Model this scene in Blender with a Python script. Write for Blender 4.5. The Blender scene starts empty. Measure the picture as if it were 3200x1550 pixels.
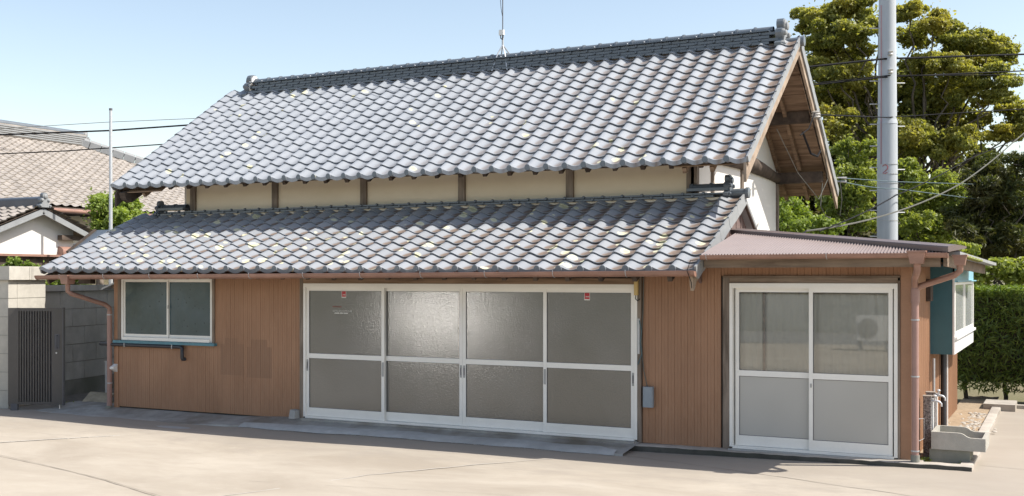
import bpy, math, random
import numpy as np
from mathutils import Matrix, Vector
random.seed(7); rng = np.random.default_rng(7)
S = bpy.context.scene
COL = S.collection
R = math.radians

# ------------------------------------------------------------------ camera
H = 1.97                                  # eye height above the yard
FPX = 3453.0; HZ = 866.0                  # focal length and horizon row, in photo pixels (3200 x 1550)
TH = math.atan(1745 / FPX)                # the lens looks this far left of the facade's normal
AX = (-math.sin(TH), math.cos(TH)); RT = (math.cos(TH), math.sin(TH))
cam = bpy.data.cameras.new('camera'); cam_o = bpy.data.objects.new('camera', cam); COL.objects.link(cam_o)
cam.sensor_width = 36.0; cam.lens = 36.0 * FPX / 3200.0
cam.shift_y = (HZ - 775.0) / 3200.0
cam.clip_start = 0.1; cam.clip_end = 5000
cam_o.location = (0, 0, H); cam_o.rotation_euler = (R(90), 0, TH)
S.camera = cam_o
S.render.resolution_x = 1024; S.render.resolution_y = 496

# ------------------------------------------------------------------ light
LD = Vector((-0.80, -0.24, -1.0)).normalized()      # the way sunlight travels
w = bpy.data.worlds.new('World'); S.world = w; w.use_nodes = True
nt = w.node_tree; nt.nodes.clear()
sky = nt.nodes.new('ShaderNodeTexSky'); sky.sky_type = 'NISHITA'; sky.sun_disc = False
sky.sun_elevation = math.asin(-LD.z); sky.sun_rotation = math.atan2(-LD.x, -LD.y)
sky.air_density = 1.0; sky.dust_density = 1.0; sky.ozone_density = 1.0; sky.altitude = 10
bg = nt.nodes.new('ShaderNodeBackground'); bg.inputs['Strength'].default_value = 0.138
wo = nt.nodes.new('ShaderNodeOutputWorld')
tint = nt.nodes.new('ShaderNodeMix'); tint.data_type = 'RGBA'; tint.blend_type = 'MULTIPLY'; tint.inputs[0].default_value = 1.0
tint.inputs[7].default_value = (1.0, 0.875, 0.76, 1)               # hazy, slightly lavender summer sky
nt.links.new(sky.outputs[0], tint.inputs[6]); nt.links.new(tint.outputs[2], bg.inputs[0]); nt.links.new(bg.outputs[0], wo.inputs[0])
sl = bpy.data.lights.new('sun', 'SUN'); sl.energy = 3.5; sl.angle = R(0.53); sl.color = (1.0, 0.95, 0.87)
so = bpy.data.objects.new('sun', sl); COL.objects.link(so); so.location = (20, 5, 30)
so.rotation_euler = LD.to_track_quat('-Z', 'Y').to_euler()
S.cycles.caustics_reflective = False; S.cycles.caustics_refractive = False
S.view_settings.view_transform = 'Standard'; S.view_settings.look = 'None'
S.view_settings.gamma = 1.0; S.view_settings.exposure = 0.98

# ------------------------------------------------------------------ pixels to places
def ray(x, y):
    u = (x - 1600) / FPX; v = (HZ - y) / FPX
    return (AX[0] + u * RT[0], AX[1] + u * RT[1], v)
def atY(x, y, Y):
    r = ray(x, y); t = Y / r[1]; return Vector((r[0] * t, Y, H + r[2] * t))
def atX(x, y, X):
    r = ray(x, y); t = X / r[0]; return Vector((X, r[1] * t, H + r[2] * t))
def atZ(x, y, Z):
    r = ray(x, y); t = (Z - H) / r[2]; return Vector((r[0] * t, r[1] * t, Z))
def atD(x, y, d):
    r = ray(x, y); return Vector((r[0] * d, r[1] * d, H + r[2] * d))
def xY(px, Y):
    r = ray(px, 0); return r[0] / r[1] * Y

# ------------------------------------------------------------------ objects
WM = {}
def setp(o, p):
    o.parent = p; o.matrix_parent_inverse = WM[p.name].inverted()
def reg(o, m=None):
    WM[o.name] = m if m is not None else Matrix.Identity(4)
def thing(name, label, cat, loc, group=None):
    o = bpy.data.objects.new(name, None); COL.objects.link(o); o.location = loc
    o.empty_display_size = 0.2
    reg(o, Matrix.Translation(Vector(loc)))
    return tag(o, label, cat, group)
def tag(o, label, cat, group=None):
    o['label'] = label; o['category'] = cat
    if group: o['group'] = group
    return o
def kind(o, k):
    o['kind'] = k; return o
def link(name, me, parent=None, M=None):
    o = bpy.data.objects.new(name, me); COL.objects.link(o)
    if M is not None: o.matrix_basis = M
    reg(o, M.copy() if M is not None else None)
    if parent is not None: setp(o, parent)
    return o
class MB:
    def __init__(s): s.v = []; s.f = []
    def add(s, vs, fs):
        n = len(s.v); s.v += [tuple(v) for v in vs]; s.f += [tuple(i + n for i in f) for f in fs]; return s
    def box(s, x0, x1, y0, y1, z0, z1, M=None):
        vs = [Vector((x, y, z)) for z in (z0, z1) for y in (y0, y1) for x in (x0, x1)]
        if M is not None: vs = [M @ v for v in vs]
        return s.add(vs, [(0, 2, 3, 1), (4, 5, 7, 6), (0, 1, 5, 4), (2, 6, 7, 3), (0, 4, 6, 2), (1, 3, 7, 5)])
    def bbox(s, x0, x1, y0, y1, z0, z1, b=0.004, M=None):      # box with bevelled long edges along z
        P = [(x0 + b, y0), (x1 - b, y0), (x1, y0 + b), (x1, y1 - b), (x1 - b, y1), (x0 + b, y1), (x0, y1 - b), (x0, y0 + b)]
        return s.prism([(x, y, z0) for x, y in P], (0, 0, z1 - z0), M)
    def prism(s, pts, ext, M=None):
        n = len(pts); e = Vector(ext); a = [Vector(p) for p in pts]; vs = a + [p + e for p in a]
        if M is not None: vs = [M @ v for v in vs]
        return s.add(vs, [tuple(range(n))[::-1], tuple(range(n, 2 * n))] + [(i, (i + 1) % n, n + (i + 1) % n, n + i) for i in range(n)])
    def bar(s, a, b, wd, ht, up=(0, 0, 1)):                     # box beam from a to b
        a = Vector(a); b = Vector(b); d = (b - a).normalized(); up = Vector(up)
        sd = d.cross(up).normalized(); u2 = sd.cross(d).normalized()
        P = [sd * (i * wd / 2) + u2 * (j * ht / 2) for i, j in ((-1, -1), (1, -1), (1, 1), (-1, 1))]
        return s.add([a + p for p in P] + [b + p for p in P], [(0, 1, 2, 3)[::-1], (4, 5, 6, 7), (0, 1, 5, 4), (1, 2, 6, 5), (2, 3, 7, 6), (3, 0, 4, 7)])
    def tube(s, pts, r, n=8, cap=True):
        pts = [Vector(p) for p in pts]; rs = r if isinstance(r, (list, tuple)) else [r] * len(pts)
        base = len(s.v); prev = None
        for i, p in enumerate(pts):
            d = (pts[min(i + 1, len(pts) - 1)] - pts[max(i - 1, 0)]).normalized()
            if prev is None:
                up = Vector((0, 0, 1)) if abs(d.z) < 0.9 else Vector((0, 1, 0))
                sd = d.cross(up).normalized()
            else:
                sd = (prev - d * prev.dot(d)).normalized()
            prev = sd; u2 = sd.cross(d)
            for k in range(n):
                a = 2 * math.pi * k / n
                s.v.append(tuple(p + (sd * math.cos(a) + u2 * math.sin(a)) * rs[i]))
        for i in range(len(pts) - 1):
            for k in range(n):
                a = base + i * n + k; b = base + i * n + (k + 1) % n
                s.f.append((a, b, b + n, a + n))
        if cap:
            s.f.append(tuple(base + k for k in range(n))[::-1]); e = base + (len(pts) - 1) * n
            s.f.append(tuple(e + k for k in range(n)))
        return s
    def lathe(s, prof, c=(0, 0, 0), n=16, axis='z'):
        base = len(s.v); c = Vector(c)
        for r, h in prof:
            for k in range(n):
                a = 2 * math.pi * k / n; x, y = r * math.cos(a), r * math.sin(a)
                v = (x, y, h) if axis == 'z' else ((h, x, y) if axis == 'x' else (x, h, y))
                s.v.append(tuple(c + Vector(v)))
        for i in range(len(prof) - 1):
            for k in range(n):
                a = base + i * n + k; b = base + i * n + (k + 1) % n
                s.f.append((a, b, b + n, a + n))
        s.f.append(tuple(base + k for k in range(n))[::-1]); e = base + (len(prof) - 1) * n
        s.f.append(tuple(e + k for k in range(n)))
        return s
    def mesh(s, name, mat, smooth=None):
        me = bpy.data.meshes.new(name); me.from_pydata(s.v, [], s.f); me.update()
        if mat: me.materials.append(M_[mat] if isinstance(mat, str) else mat)
        fix(me)
        if smooth is not None:
            me.polygons.foreach_set('use_smooth', [True] * len(me.polygons))
            me.set_sharp_from_angle(angle=R(smooth))
        return me
    def build(s, name, mat, parent=None, smooth=None):
        return link(name, s.mesh(name, mat, smooth), parent)
import bmesh
def fix(me):
    b = bmesh.new(); b.from_mesh(me); bmesh.ops.recalc_face_normals(b, faces=b.faces); b.to_mesh(me); b.free()

# ------------------------------------------------------------------ materials
M_ = {}
class NB:
    def __init__(s, name):
        s.m = bpy.data.materials.new(name); s.m.use_nodes = True; s.t = s.m.node_tree
        s.b = s.t.nodes['Principled BSDF']; s.out = s.t.nodes['Material Output']; M_[name] = s.m
        s._pos = None
    def n(s, typ, **kw):
        o = s.t.nodes.new(typ)
        for k, v in kw.items(): setattr(o, k, v)
        return o
    def l(s, a, b): s.t.links.new(a, b)
    def pos(s):
        if s._pos is None: s._pos = s.n('ShaderNodeNewGeometry').outputs['Position']
        return s._pos
    def val(s, v, inp):
        if isinstance(v, (int, float)): inp.default_value = v
        else: s.l(v, inp)
    def math(s, op, a, b=0.0, c=0.0):
        o = s.n('ShaderNodeMath', operation=op); s.val(a, o.inputs[0]); s.val(b, o.inputs[1]); s.val(c, o.inputs[2]); return o.outputs[0]
    def mapped(s, sc=(1, 1, 1), src=None):
        m = s.n('ShaderNodeMapping'); s.l(src or s.pos(), m.inputs[0]); m.inputs['Scale'].default_value = sc; return m.outputs[0]
    def noise(s, scale=5, detail=4, rough=0.55, sc=(1, 1, 1), dist=0.0, src=None):
        o = s.n('ShaderNodeTexNoise'); s.l(s.mapped(sc, src), o.inputs['Vector'])
        o.inputs['Scale'].default_value = scale; o.inputs['Detail'].default_value = detail
        o.inputs['Roughness'].default_value = rough; o.inputs['Distortion'].default_value = dist
        return o.outputs['Fac']
    def vor(s, scale=5, sc=(1, 1, 1), feat='F1', out='Distance'):
        o = s.n('ShaderNodeTexVoronoi', feature=feat); s.l(s.mapped(sc), o.inputs['Vector']); o.inputs['Scale'].default_value = scale
        return o.outputs[out]
    def ramp(s, fac, stops):
        o = s.n('ShaderNodeValToRGB'); s.l(fac, o.inputs[0]); e = o.color_ramp.elements
        while len(e) < len(stops): e.new(0.5)
        for i, (p, c) in enumerate(stops):
            e[i].position = p; e[i].color = (c, c, c, 1) if isinstance(c, (int, float)) else (*c, 1)
        return o.outputs[0]
    def mix(s, fac, a, b, mode='MIX'):
        o = s.n('ShaderNodeMix', data_type='RGBA', blend_type=mode)
        s.val(fac, o.inputs[0])
        for v, i in ((a, 6), (b, 7)):
            if isinstance(v, tuple): o.inputs[i].default_value = (*v, 1)
            else: s.l(v, o.inputs[i])
        return o.outputs[2]
    def hsv(s, col, v=None, h=None, sat=None):
        o = s.n('ShaderNodeHueSaturation'); s.l(col, o.inputs['Color'])
        for x, i in ((v, 'Value'), (h, 'Hue'), (sat, 'Saturation')):
            if x is not None: s.val(x, o.inputs[i])
        return o.outputs[0]
    def fin(s, col, rough=0.7, bump=None, bs=0.2, bd=0.01, metal=0.0, spec=0.5):
        if isinstance(col, tuple): s.b.inputs['Base Color'].default_value = (*col, 1)
        else: s.l(col, s.b.inputs['Base Color'])
        s.val(rough, s.b.inputs['Roughness']); s.b.inputs['Metallic'].default_value = metal
        s.b.inputs['Specular IOR Level'].default_value = spec
        if bump is not None:
            o = s.n('ShaderNodeBump'); o.inputs['Strength'].default_value = bs; o.inputs['Distance'].default_value = bd
            s.l(bump, o.inputs['Height']); s.l(o.outputs[0], s.b.inputs['Normal'])
        return s.m
def simple(name, c, rough=0.6, var=0.25, scale=6, sc=(1, 1, 1), bs=0.15, metal=0.0, spec=0.5, fine=60):
    b = NB(name); n1 = b.noise(scale, 5, 0.6, sc); n2 = b.noise(fine, 3, 0.6, sc)
    f = b.math('ADD', b.math('MULTIPLY', n1, 0.7), b.math('MULTIPLY', n2, 0.3))
    col = b.mix(b.ramp(f, [(0.3, 0.0), (0.7, 1.0)]), tuple(x * (1 - var) for x in c), tuple(min(1, x * (1 + var)) for x in c))
    return b.fin(col, rough, n2, bs, 0.004, metal, spec)

def wood(name, c1, c2, sc, rough=0.85):
    b = NB(name); g = b.noise(9, 6, 0.65, sc, 0.4); k = b.noise(2.0, 3)
    col = b.mix(b.ramp(g, [(0.32, 0.0), (0.68, 1.0)]), c1, c2)
    col = b.hsv(col, v=b.math('ADD', b.math('MULTIPLY', k, 0.7), 0.65))
    return b.fin(col, rough, g, 0.35, 0.006, 0, 0.2)
wood('wood_x', (0.13, 0.095, 0.07), (0.30, 0.235, 0.18), (0.12, 1.6, 1.6))       # grain along x
wood('wood_z', (0.12, 0.095, 0.075), (0.33, 0.27, 0.22), (1.6, 1.6, 0.12))       # grain along z
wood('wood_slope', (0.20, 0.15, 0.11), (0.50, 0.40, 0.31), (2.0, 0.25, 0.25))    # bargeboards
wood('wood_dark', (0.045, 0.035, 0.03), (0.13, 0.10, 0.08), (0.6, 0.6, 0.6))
wood('soffit', (0.13, 0.085, 0.055), (0.34, 0.235, 0.16), (0.12, 2.2, 2.2))

# brown painted metal siding, ghost outlines of things once hung there, damp foot
b = NB('siding')
n1 = b.noise(2.2, 4, 0.6, (1, 1, 0.35)); n2 = b.noise(70, 3, 0.6, (1, 1, 0.12)); n3 = b.noise(0.8, 2)
col = b.mix(b.ramp(n1, [(0.3, 0.0), (0.7, 1.0)]), (0.29, 0.155, 0.088), (0.37, 0.205, 0.12))
col = b.mix(b.math('MULTIPLY', b.ramp(n2, [(0.45, 0.0), (0.75, 1.0)]), 0.35), col, (0.42, 0.26, 0.165))
col = b.mix(b.math('MULTIPLY', b.ramp(n3, [(0.5, 0.0), (0.75, 1.0)]), 0.35), col, (0.24, 0.14, 0.09))
sp = b.n('ShaderNodeSeparateXYZ'); b.l(b.pos(), sp.inputs[0]); X, Y, Z = sp.outputs
def rect(x0, x1, z0, z1, soft=0.02):
    a = b.math('MULTIPLY', b.math('SMOOTHSTEP' if False else 'GREATER_THAN', X, x0), b.math('LESS_THAN', X, x1))
    c = b.math('MULTIPLY', b.math('GREATER_THAN', Z, z0), b.math('LESS_THAN', Z, z1))
    return b.math('MULTIPLY', a, c)
g = None
for q in ((-10.52, -10.10, 0.62, 1.05), (-10.44, -10.22, 1.05, 1.13), (-10.05, -9.62, 0.60, 1.02), (-9.98, -9.70, 1.02, 1.12)):
    k = rect(*q); g = k if g is None else b.math('MAXIMUM', g, k)
g = b.math('MULTIPLY', g, b.math('ADD', b.math('MULTIPLY', n1, 0.5), 0.02))
col = b.mix(g, col, (0.15, 0.09, 0.06))
b.fin(col, 0.55, n2, 0.12, 0.003, 0, 0.35)
simple('siding_plain', (0.36, 0.195, 0.112), 0.55, 0.15, 3)
# plaster
b = NB('plaster_beige'); n = b.noise(1.6, 5, 0.65, (1, 1, 1.6)); n2 = b.noise(45, 3)
b.fin(b.mix(b.ramp(n, [(0.3, 0.0), (0.75, 1.0)]), (0.79, 0.68, 0.51), (0.86, 0.75, 0.585)), 0.9, n2, 0.1, 0.003, 0, 0.2)
simple('plaster_white', (0.74, 0.72, 0.68), 0.9, 0.06, 2, bs=0.08, spec=0.2)
simple('aluminium', (0.83, 0.81, 0.76), 0.42, 0.05, 4, bs=0.03, metal=0.0, spec=0.6)
simple('aluminium_grey', (0.36, 0.36, 0.35), 0.45, 0.1, 4, bs=0.03)
simple('gutter', (0.29, 0.165, 0.125), 0.42, 0.28, 3, (1, 1, 3), bs=0.08)
simple('pipe_pink', (0.33, 0.20, 0.17), 0.45, 0.12, 5, bs=0.05)
simple('zinc', (0.45, 0.46, 0.47), 0.45, 0.12, 20, metal=0.4)
simple('steel_light', (0.60, 0.61, 0.62), 0.38, 0.08, 12, metal=0.5, bs=0.03)
simple('black_pipe', (0.035, 0.036, 0.042), 0.45, 0.2, 8)
simple('teal_paint', (0.045, 0.135, 0.165), 0.5, 0.12, 3, bs=0.05)
simple('teal_light', (0.20, 0.42, 0.50), 0.5, 0.1, 6, bs=0.05)
simple('sill_blue', (0.09, 0.22, 0.27), 0.55, 0.2, 10)
simple('white_paint', (0.76, 0.76, 0.74), 0.45, 0.06, 8, bs=0.05)
simple('grey_box', (0.24, 0.28, 0.32), 0.5, 0.1, 10, bs=0.05)
simple('yellow_box', (0.55, 0.40, 0.16), 0.5, 0.1, 10, bs=0.05)
simple('gate_brown', (0.085, 0.078, 0.072), 0.45, 0.12, 5, bs=0.04)
simple('red_print', (0.45, 0.03, 0.04), 0.5, 0.05)
simple('red_faint', (0.26, 0.11, 0.085), 0.6, 0.05)
simple('white_print', (0.75, 0.75, 0.72), 0.6, 0.03)
simple('lead', (0.10, 0.10, 0.11), 0.6, 0.15)
simple('cable_black', (0.015, 0.015, 0.017), 0.8, 0.1, spec=0.1)
simple('cable_blue', (0.07, 0.115, 0.13), 0.6, 0.1)
simple('cable_grey', (0.13, 0.13, 0.115), 0.8, 0.1, spec=0.1)
simple('insulator', (0.55, 0.53, 0.50), 0.3, 0.05)
simple('clad_brown', (0.155, 0.105, 0.095), 0.5, 0.12, 4, (1, 1, 0.3))
simple('metal_roof', (0.235, 0.19, 0.18), 0.45, 0.10, 1.5, bs=0.04)
simple('flashing', (0.15, 0.118, 0.112), 0.42, 0.08, 3, bs=0.04)
simple('green_moss', (0.20, 0.22, 0.06), 0.95, 0.4, 20)
# concrete things
def concrete(name, c, var=0.25, sc1=3, stain=(0.25, 0.24, 0.22), sa=0.5, rough=0.9, bs=0.3):
    b = NB(name); a = b.noise(sc1, 6, 0.65); f = b.noise(110, 3, 0.7); st = b.noise(1.1, 4, 0.6, (1, 1, 0.4))
    col = b.mix(b.ramp(a, [(0.3, 0.0), (0.7, 1.0)]), tuple(x * (1 - var) for x in c), tuple(x * (1 + var) for x in c))
    col = b.mix(b.math('MULTIPLY', b.ramp(st, [(0.44, 0.0), (0.66, 1.0)]), sa), col, stain)
    col = b.mix(b.math('MULTIPLY', b.ramp(f, [(0.55, 0.0), (0.8, 1.0)]), 0.25), col, tuple(min(1, x * 1.35) for x in c))
    return b.fin(col, rough, f, bs, 0.006, 0, 0.25)
concrete('block', (0.52, 0.515, 0.48), 0.15, 6, (0.27, 0.27, 0.245), 0.5)
concrete('pillar_stone', (0.50, 0.475, 0.42), 0.10, 8, (0.35, 0.33, 0.28), 0.35)
concrete('mortar', (0.30, 0.29, 0.26), 0.12, 9)
concrete('footing', (0.25, 0.25, 0.225), 0.2, 3, (0.13, 0.14, 0.10), 0.6)
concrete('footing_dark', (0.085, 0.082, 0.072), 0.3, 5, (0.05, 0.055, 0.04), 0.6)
concrete('apron', (0.36, 0.35, 0.325), 0.22, 4, (0.17, 0.14, 0.105), 0.9)
concrete('apron_paint', (0.42, 0.42, 0.41), 0.15, 7, (0.28, 0.27, 0.25), 0.5)
concrete('sink', (0.42, 0.40, 0.36), 0.12, 9, (0.27, 0.27, 0.22), 0.4, bs=0.5)
concrete('kerb', (0.42, 0.385, 0.34), 0.2, 5, (0.24, 0.21, 0.18), 0.6)
concrete('paver', (0.50, 0.45, 0.33), 0.25, 6)
b = NB('granite'); v = b.noise(70, 4, 0.8); k = b.noise(30, 3, 0.7)
b.fin(b.mix(b.ramp(v, [(0.4, 0.0), (0.6, 1.0)]), (0.05, 0.045, 0.045), (0.33, 0.31, 0.30)), 0.8, k, 0.6, 0.006)
# yard: sun-bleached concrete with broad stains and trowel streaks
b = NB('yard_concrete')
a = b.noise(0.55, 6, 0.62, (1, 1.7, 1), 0.6); c = b.noise(2.6, 6, 0.7, (0.7, 1.6, 1)); f = b.noise(130, 3, 0.7); d = b.noise(0.25, 3); e = b.noise(7, 5, 0.7, (0.5, 1.6, 1), 0.8)
col = b.mix(b.ramp(a, [(0.32, 0.0), (0.66, 1.0)]), (0.34, 0.295, 0.238), (0.44, 0.392, 0.325))
col = b.mix(b.math('MULTIPLY', b.ramp(c, [(0.52, 0.0), (0.75, 1.0)]), 0.5), col, (0.33, 0.29, 0.24))
col = b.mix(b.math('MULTIPLY', b.ramp(e, [(0.55, 0.0), (0.8, 1.0)]), 0.30), col, (0.50, 0.455, 0.385))
col = b.mix(b.math('MULTIPLY', b.ramp(f, [(0.58, 0.0), (0.8, 1.0)]), 0.3), col, (0.30, 0.27, 0.22))
sp = b.n('ShaderNodeSeparateXYZ'); b.l(b.pos(), sp.inputs[0])
near = b.math('MULTIPLY', b.math('SUBTRACT', sp.outputs[1], 9.7), 0.5)         # dirt washed up towards the house
near = b.math('MINIMUM', b.math('MAXIMUM', b.math('ADD', near, b.math('MULTIPLY', b.math('SUBTRACT', c, 0.5), 1.6)), 0.0), 0.6)
col = b.mix(near, col, (0.31, 0.275, 0.235))
b.fin(col, 0.9, f, 0.25, 0.004, 0, 0.2)
b = NB('ground'); a = b.noise(0.4, 5); c = b.noise(14, 5, 0.7)
b.fin(b.mix(a, b.mix(c, (0.16, 0.13, 0.09), (0.26, 0.21, 0.15)), (0.12, 0.14, 0.06)), 0.95, c, 0.5, 0.02, 0, 0.1)
simple('soil', (0.33, 0.25, 0.165), 0.95, 0.25, 12, bs=0.6)
simple('side_soil', (0.15, 0.135, 0.11), 0.95, 0.35, 9, bs=0.6)
simple('pebble', (0.40, 0.37, 0.32), 0.85, 0.3, 30)
simple('crack', (0.22, 0.195, 0.165), 0.95, 0.2)
simple('crack_pale', (0.45, 0.42, 0.37), 0.95, 0.1)
simple('interior', (0.05, 0.045, 0.04), 0.9, 0.1)
simple('curtain', (0.84, 0.79, 0.69), 0.95, 0.05, 2, (4, 4, 0.2))
simple('mud', (0.20, 0.165, 0.125), 0.95, 0.25, 9, bs=0.5)

# kiln-blackened (silvery) clay tile
def tile_mat(name, w_, x0, rh, y0, stain, lichen, base=((0.235, 0.25, 0.27), (0.33, 0.34, 0.355)), rough=0.36, xs=(0, 0, 0, 0)):
    b = NB(name)
    sp = b.n('ShaderNodeSeparateXYZ'); b.l(b.pos(), sp.inputs[0]); X, Y, Z = sp.outputs
    u = b.math('DIVIDE', b.math('SUBTRACT', X, x0), w_); vv = b.math('DIVIDE', b.math('SUBTRACT', Y, y0), rh)
    cu = b.math('FLOOR', u); cv = b.math('FLOOR', vv); fu = b.math('FRACT', u); fv = b.math('FRACT', vv)
    cb = b.n('ShaderNodeCombineXYZ'); b.l(cu, cb.inputs[0]); b.l(cv, cb.inputs[1])
    wn = b.n('ShaderNodeTexWhiteNoise', noise_dimensions='3D'); b.l(cb.outputs[0], wn.inputs[0]); rnd = wn.outputs['Value']
    n1 = b.noise(3.0, 5, 0.6); n2 = b.noise(60, 3, 0.6); n3 = b.noise(16, 5, 0.7, (1, 0.5, 0.5)); big = b.noise(0.55, 3)
    col = b.mix(b.math('ADD', b.math('MULTIPLY', rnd, 0.65), b.math('MULTIPLY', n1, 0.35)), *base)
    # rust-brown run-off that settles in the trough of each tile
    tr = b.math('SUBTRACT', 1.0, b.math('MULTIPLY', b.math('ABSOLUTE', b.math('SUBTRACT', fu, 0.72)), 2.7))
    lo = b.math('SUBTRACT', 1.15, b.math('MULTIPLY', fv, 0.9))
    s1 = b.math('MULTIPLY', b.math('MAXIMUM', tr, 0.0), lo)
    s1 = b.math('MULTIPLY', s1, b.math('ADD', b.math('MULTIPLY', rnd, 0.9), b.math('MULTIPLY', n3, 1.4)))
    xr = b.n('ShaderNodeMapRange'); xr.clamp = True; b.l(X, xr.inputs[0])
    xr.inputs[1].default_value, xr.inputs[2].default_value, xr.inputs[3].default_value, xr.inputs[4].default_value = xs
    s1 = b.math('MULTIPLY', b.ramp(s1, [(0.15, 0.0), (0.48, 1.0)]), b.math('MULTIPLY', xr.outputs[0], stain))
    col = b.mix(s1, col, b.mix(n3, (0.12, 0.088, 0.068), (0.235, 0.17, 0.13)))
    rgh = b.math('ADD', b.math('ADD', b.math('MULTIPLY', n2, 0.10), rough), b.math('MULTIPLY', s1, 0.35))
    # lichen rosettes in drifts
    vd = b.n('ShaderNodeTexVoronoi', feature='F1'); b.l(b.mapped((1, 0.9, 0.9)), vd.inputs['Vector']); vd.inputs['Scale'].default_value = 5.2
    vdis = b.math('ADD', vd.outputs['Distance'], b.math('MULTIPLY', b.math('SUBTRACT', n3, 0.5), 0.28))
    ch = b.n('ShaderNodeSeparateColor'); b.l(vd.outputs['Color'], ch.inputs[0])
    drift = b.math('ADD', b.math('MULTIPLY', b.noise(1.3, 3, 0.5), 1.0), b.math('MULTIPLY', b.math('SUBTRACT', ch.outputs[0], 0.5), 0.42))
    th = b.math('MULTIPLY', b.math('MINIMUM', b.math('MAXIMUM', b.math('MULTIPLY', b.math('SUBTRACT', drift, 1.0 - lichen), 7.0), 0.0), 1.0), b.math('ADD', 0.16, b.math('MULTIPLY', ch.outputs[1], 0.26)))
    li = b.ramp(b.math('SUBTRACT', th, vdis), [(0.0, 0.0), (0.05, 1.0)])
    lc = b.mix(b.ramp(vdis, [(0.05, 0.0), (0.25, 1.0)]), (0.46, 0.44, 0.27), (0.62, 0.60, 0.42))
    col = b.mix(b.math('MULTIPLY', li, 0.92), col, lc)
    rgh = b.math('ADD', rgh, b.math('MULTIPLY', li, 0.4))
    b.fin(col, rgh, b.math('ADD', n2, li), 0.10, 0.004, 0.0, 0.6)
W1, X1, Y1 = 0.258, xY(391.1, 12.65), 12.65           # upper roof: tile width, first cap, eave
W2, X2, Y2 = 0.265, xY(170.8, 11.24), 11.24           # lower roof
NR1, NR2 = 16, 11
YR = 15.43
tile_mat('tile_upper', W1, X1, (YR - Y1) / NR1, Y1, 1.0, 0.37, ((0.275, 0.295, 0.32), (0.33, 0.35, 0.375)), 0.42, (-9.5, -3.6, 0.10, 1.0))
tile_mat('tile_lower', W2, X2, (13.2 - Y2) / NR2, Y2, 1.0, 0.60, ((0.25, 0.265, 0.285), (0.31, 0.325, 0.345)), 0.42, (-13.4, -11.0, 0.6, 1.0))
simple('tile_dark', (0.10, 0.118, 0.14), 0.30, 0.18, 5, bs=0.08, spec=0.7)
simple('tile_cap', (0.125, 0.145, 0.165), 0.36, 0.15, 5, bs=0.08, spec=0.7)
simple('tile_edge', (0.27, 0.28, 0.285), 0.5, 0.15, 6, bs=0.1)
simple('tile_old', (0.31, 0.28, 0.25), 0.7, 0.35, 3.5, bs=0.2)

# glass
def obscure(name, c, rough, bscale, bs, c2=None, spec=0.6):
    b = NB(name); n = b.noise(bscale, 2, 0.5); m = b.noise(0.9, 2)
    col = b.mix(b.ramp(m, [(0.35, 0.0), (0.65, 1.0)]), c, c2 or c)
    b.fin(col, rough, n, bs, 0.004, 0, spec)
obscure('glass_obscure', (0.105, 0.102, 0.088), 0.13, 70, 0.5, (0.145, 0.142, 0.13), 1.3)
obscure('glass_frost', (0.42, 0.41, 0.38), 0.32, 160, 0.15, (0.47, 0.46, 0.43))
obscure('glass_white', (0.50, 0.52, 0.50), 0.12, 40, 0.05, (0.42, 0.45, 0.44))
b = NB('glass_star'); n = b.noise(1.1, 3); st = b.vor(11, (1, 1, 1)); k = b.noise(90, 2)
col = b.mix(b.ramp(n, [(0.3, 0.0), (0.7, 1.0)]), (0.03, 0.055, 0.052), (0.075, 0.115, 0.14))
col = b.mix(b.math('MULTIPLY', b.ramp(st, [(0.06, 1.0), (0.16, 0.0)]), 0.75), col, (0.012, 0.02, 0.025))
b.fin(col, 0.2, b.math('ADD', k, b.math('MULTIPLY', st, 2.0)), 0.3, 0.004)
b = NB('glass_clear'); t = b.n('ShaderNodeBsdfTransparent'); t.inputs[0].default_value = (0.96, 0.97, 0.96, 1)
gl = b.n('ShaderNodeBsdfGlossy'); gl.inputs['Roughness'].default_value = 0.02; gl.inputs[0].default_value = (1, 1, 1, 1)
fr = b.n('ShaderNodeFresnel'); fr.inputs[0].default_value = 1.9; mx = b.n('ShaderNodeMixShader')
b.l(fr.outputs[0], mx.inputs[0]); b.l(t.outputs[0], mx.inputs[1]); b.l(gl.outputs[0], mx.inputs[2]); b.l(mx.outputs[0], b.out.inputs[0])

# foliage
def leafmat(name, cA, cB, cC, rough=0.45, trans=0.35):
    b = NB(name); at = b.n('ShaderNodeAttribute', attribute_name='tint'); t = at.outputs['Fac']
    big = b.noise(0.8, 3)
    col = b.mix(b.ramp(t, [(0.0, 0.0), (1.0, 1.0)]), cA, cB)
    col = b.mix(b.math('MULTIPLY', b.ramp(big, [(0.45, 0.0), (0.7, 1.0)]), 0.6), col, cC)
    b.l(col, b.b.inputs['Base Color']); b.b.inputs['Roughness'].default_value = rough; b.b.inputs['Specular IOR Level'].default_value = 0.4
    tr = b.n('ShaderNodeBsdfTranslucent'); b.l(b.mix(1.0, col, (1.5, 1.5, 0.6), 'MULTIPLY'), tr.inputs[0])
    mx = b.n('ShaderNodeMixShader'); mx.inputs[0].default_value = trans
    b.l(b.b.outputs[0], mx.inputs[1]); b.l(tr.outputs[0], mx.inputs[2]); b.l(mx.outputs[0], b.out.inputs[0])
leafmat('leaf_olive', (0.13, 0.155, 0.045), (0.42, 0.41, 0.12), (0.44, 0.38, 0.10), 0.5, 0.48)
leafmat('leaf_bright', (0.12, 0.18, 0.03), (0.34, 0.42, 0.10), (0.26, 0.35, 0.06), 0.5, 0.4)
leafmat('leaf_mid', (0.13, 0.18, 0.04), (0.34, 0.38, 0.10), (0.30, 0.34, 0.08), 0.5, 0.45)
leafmat('leaf_dark', (0.032, 0.048, 0.015), (0.12, 0.135, 0.035), (0.16, 0.115, 0.05))
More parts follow.
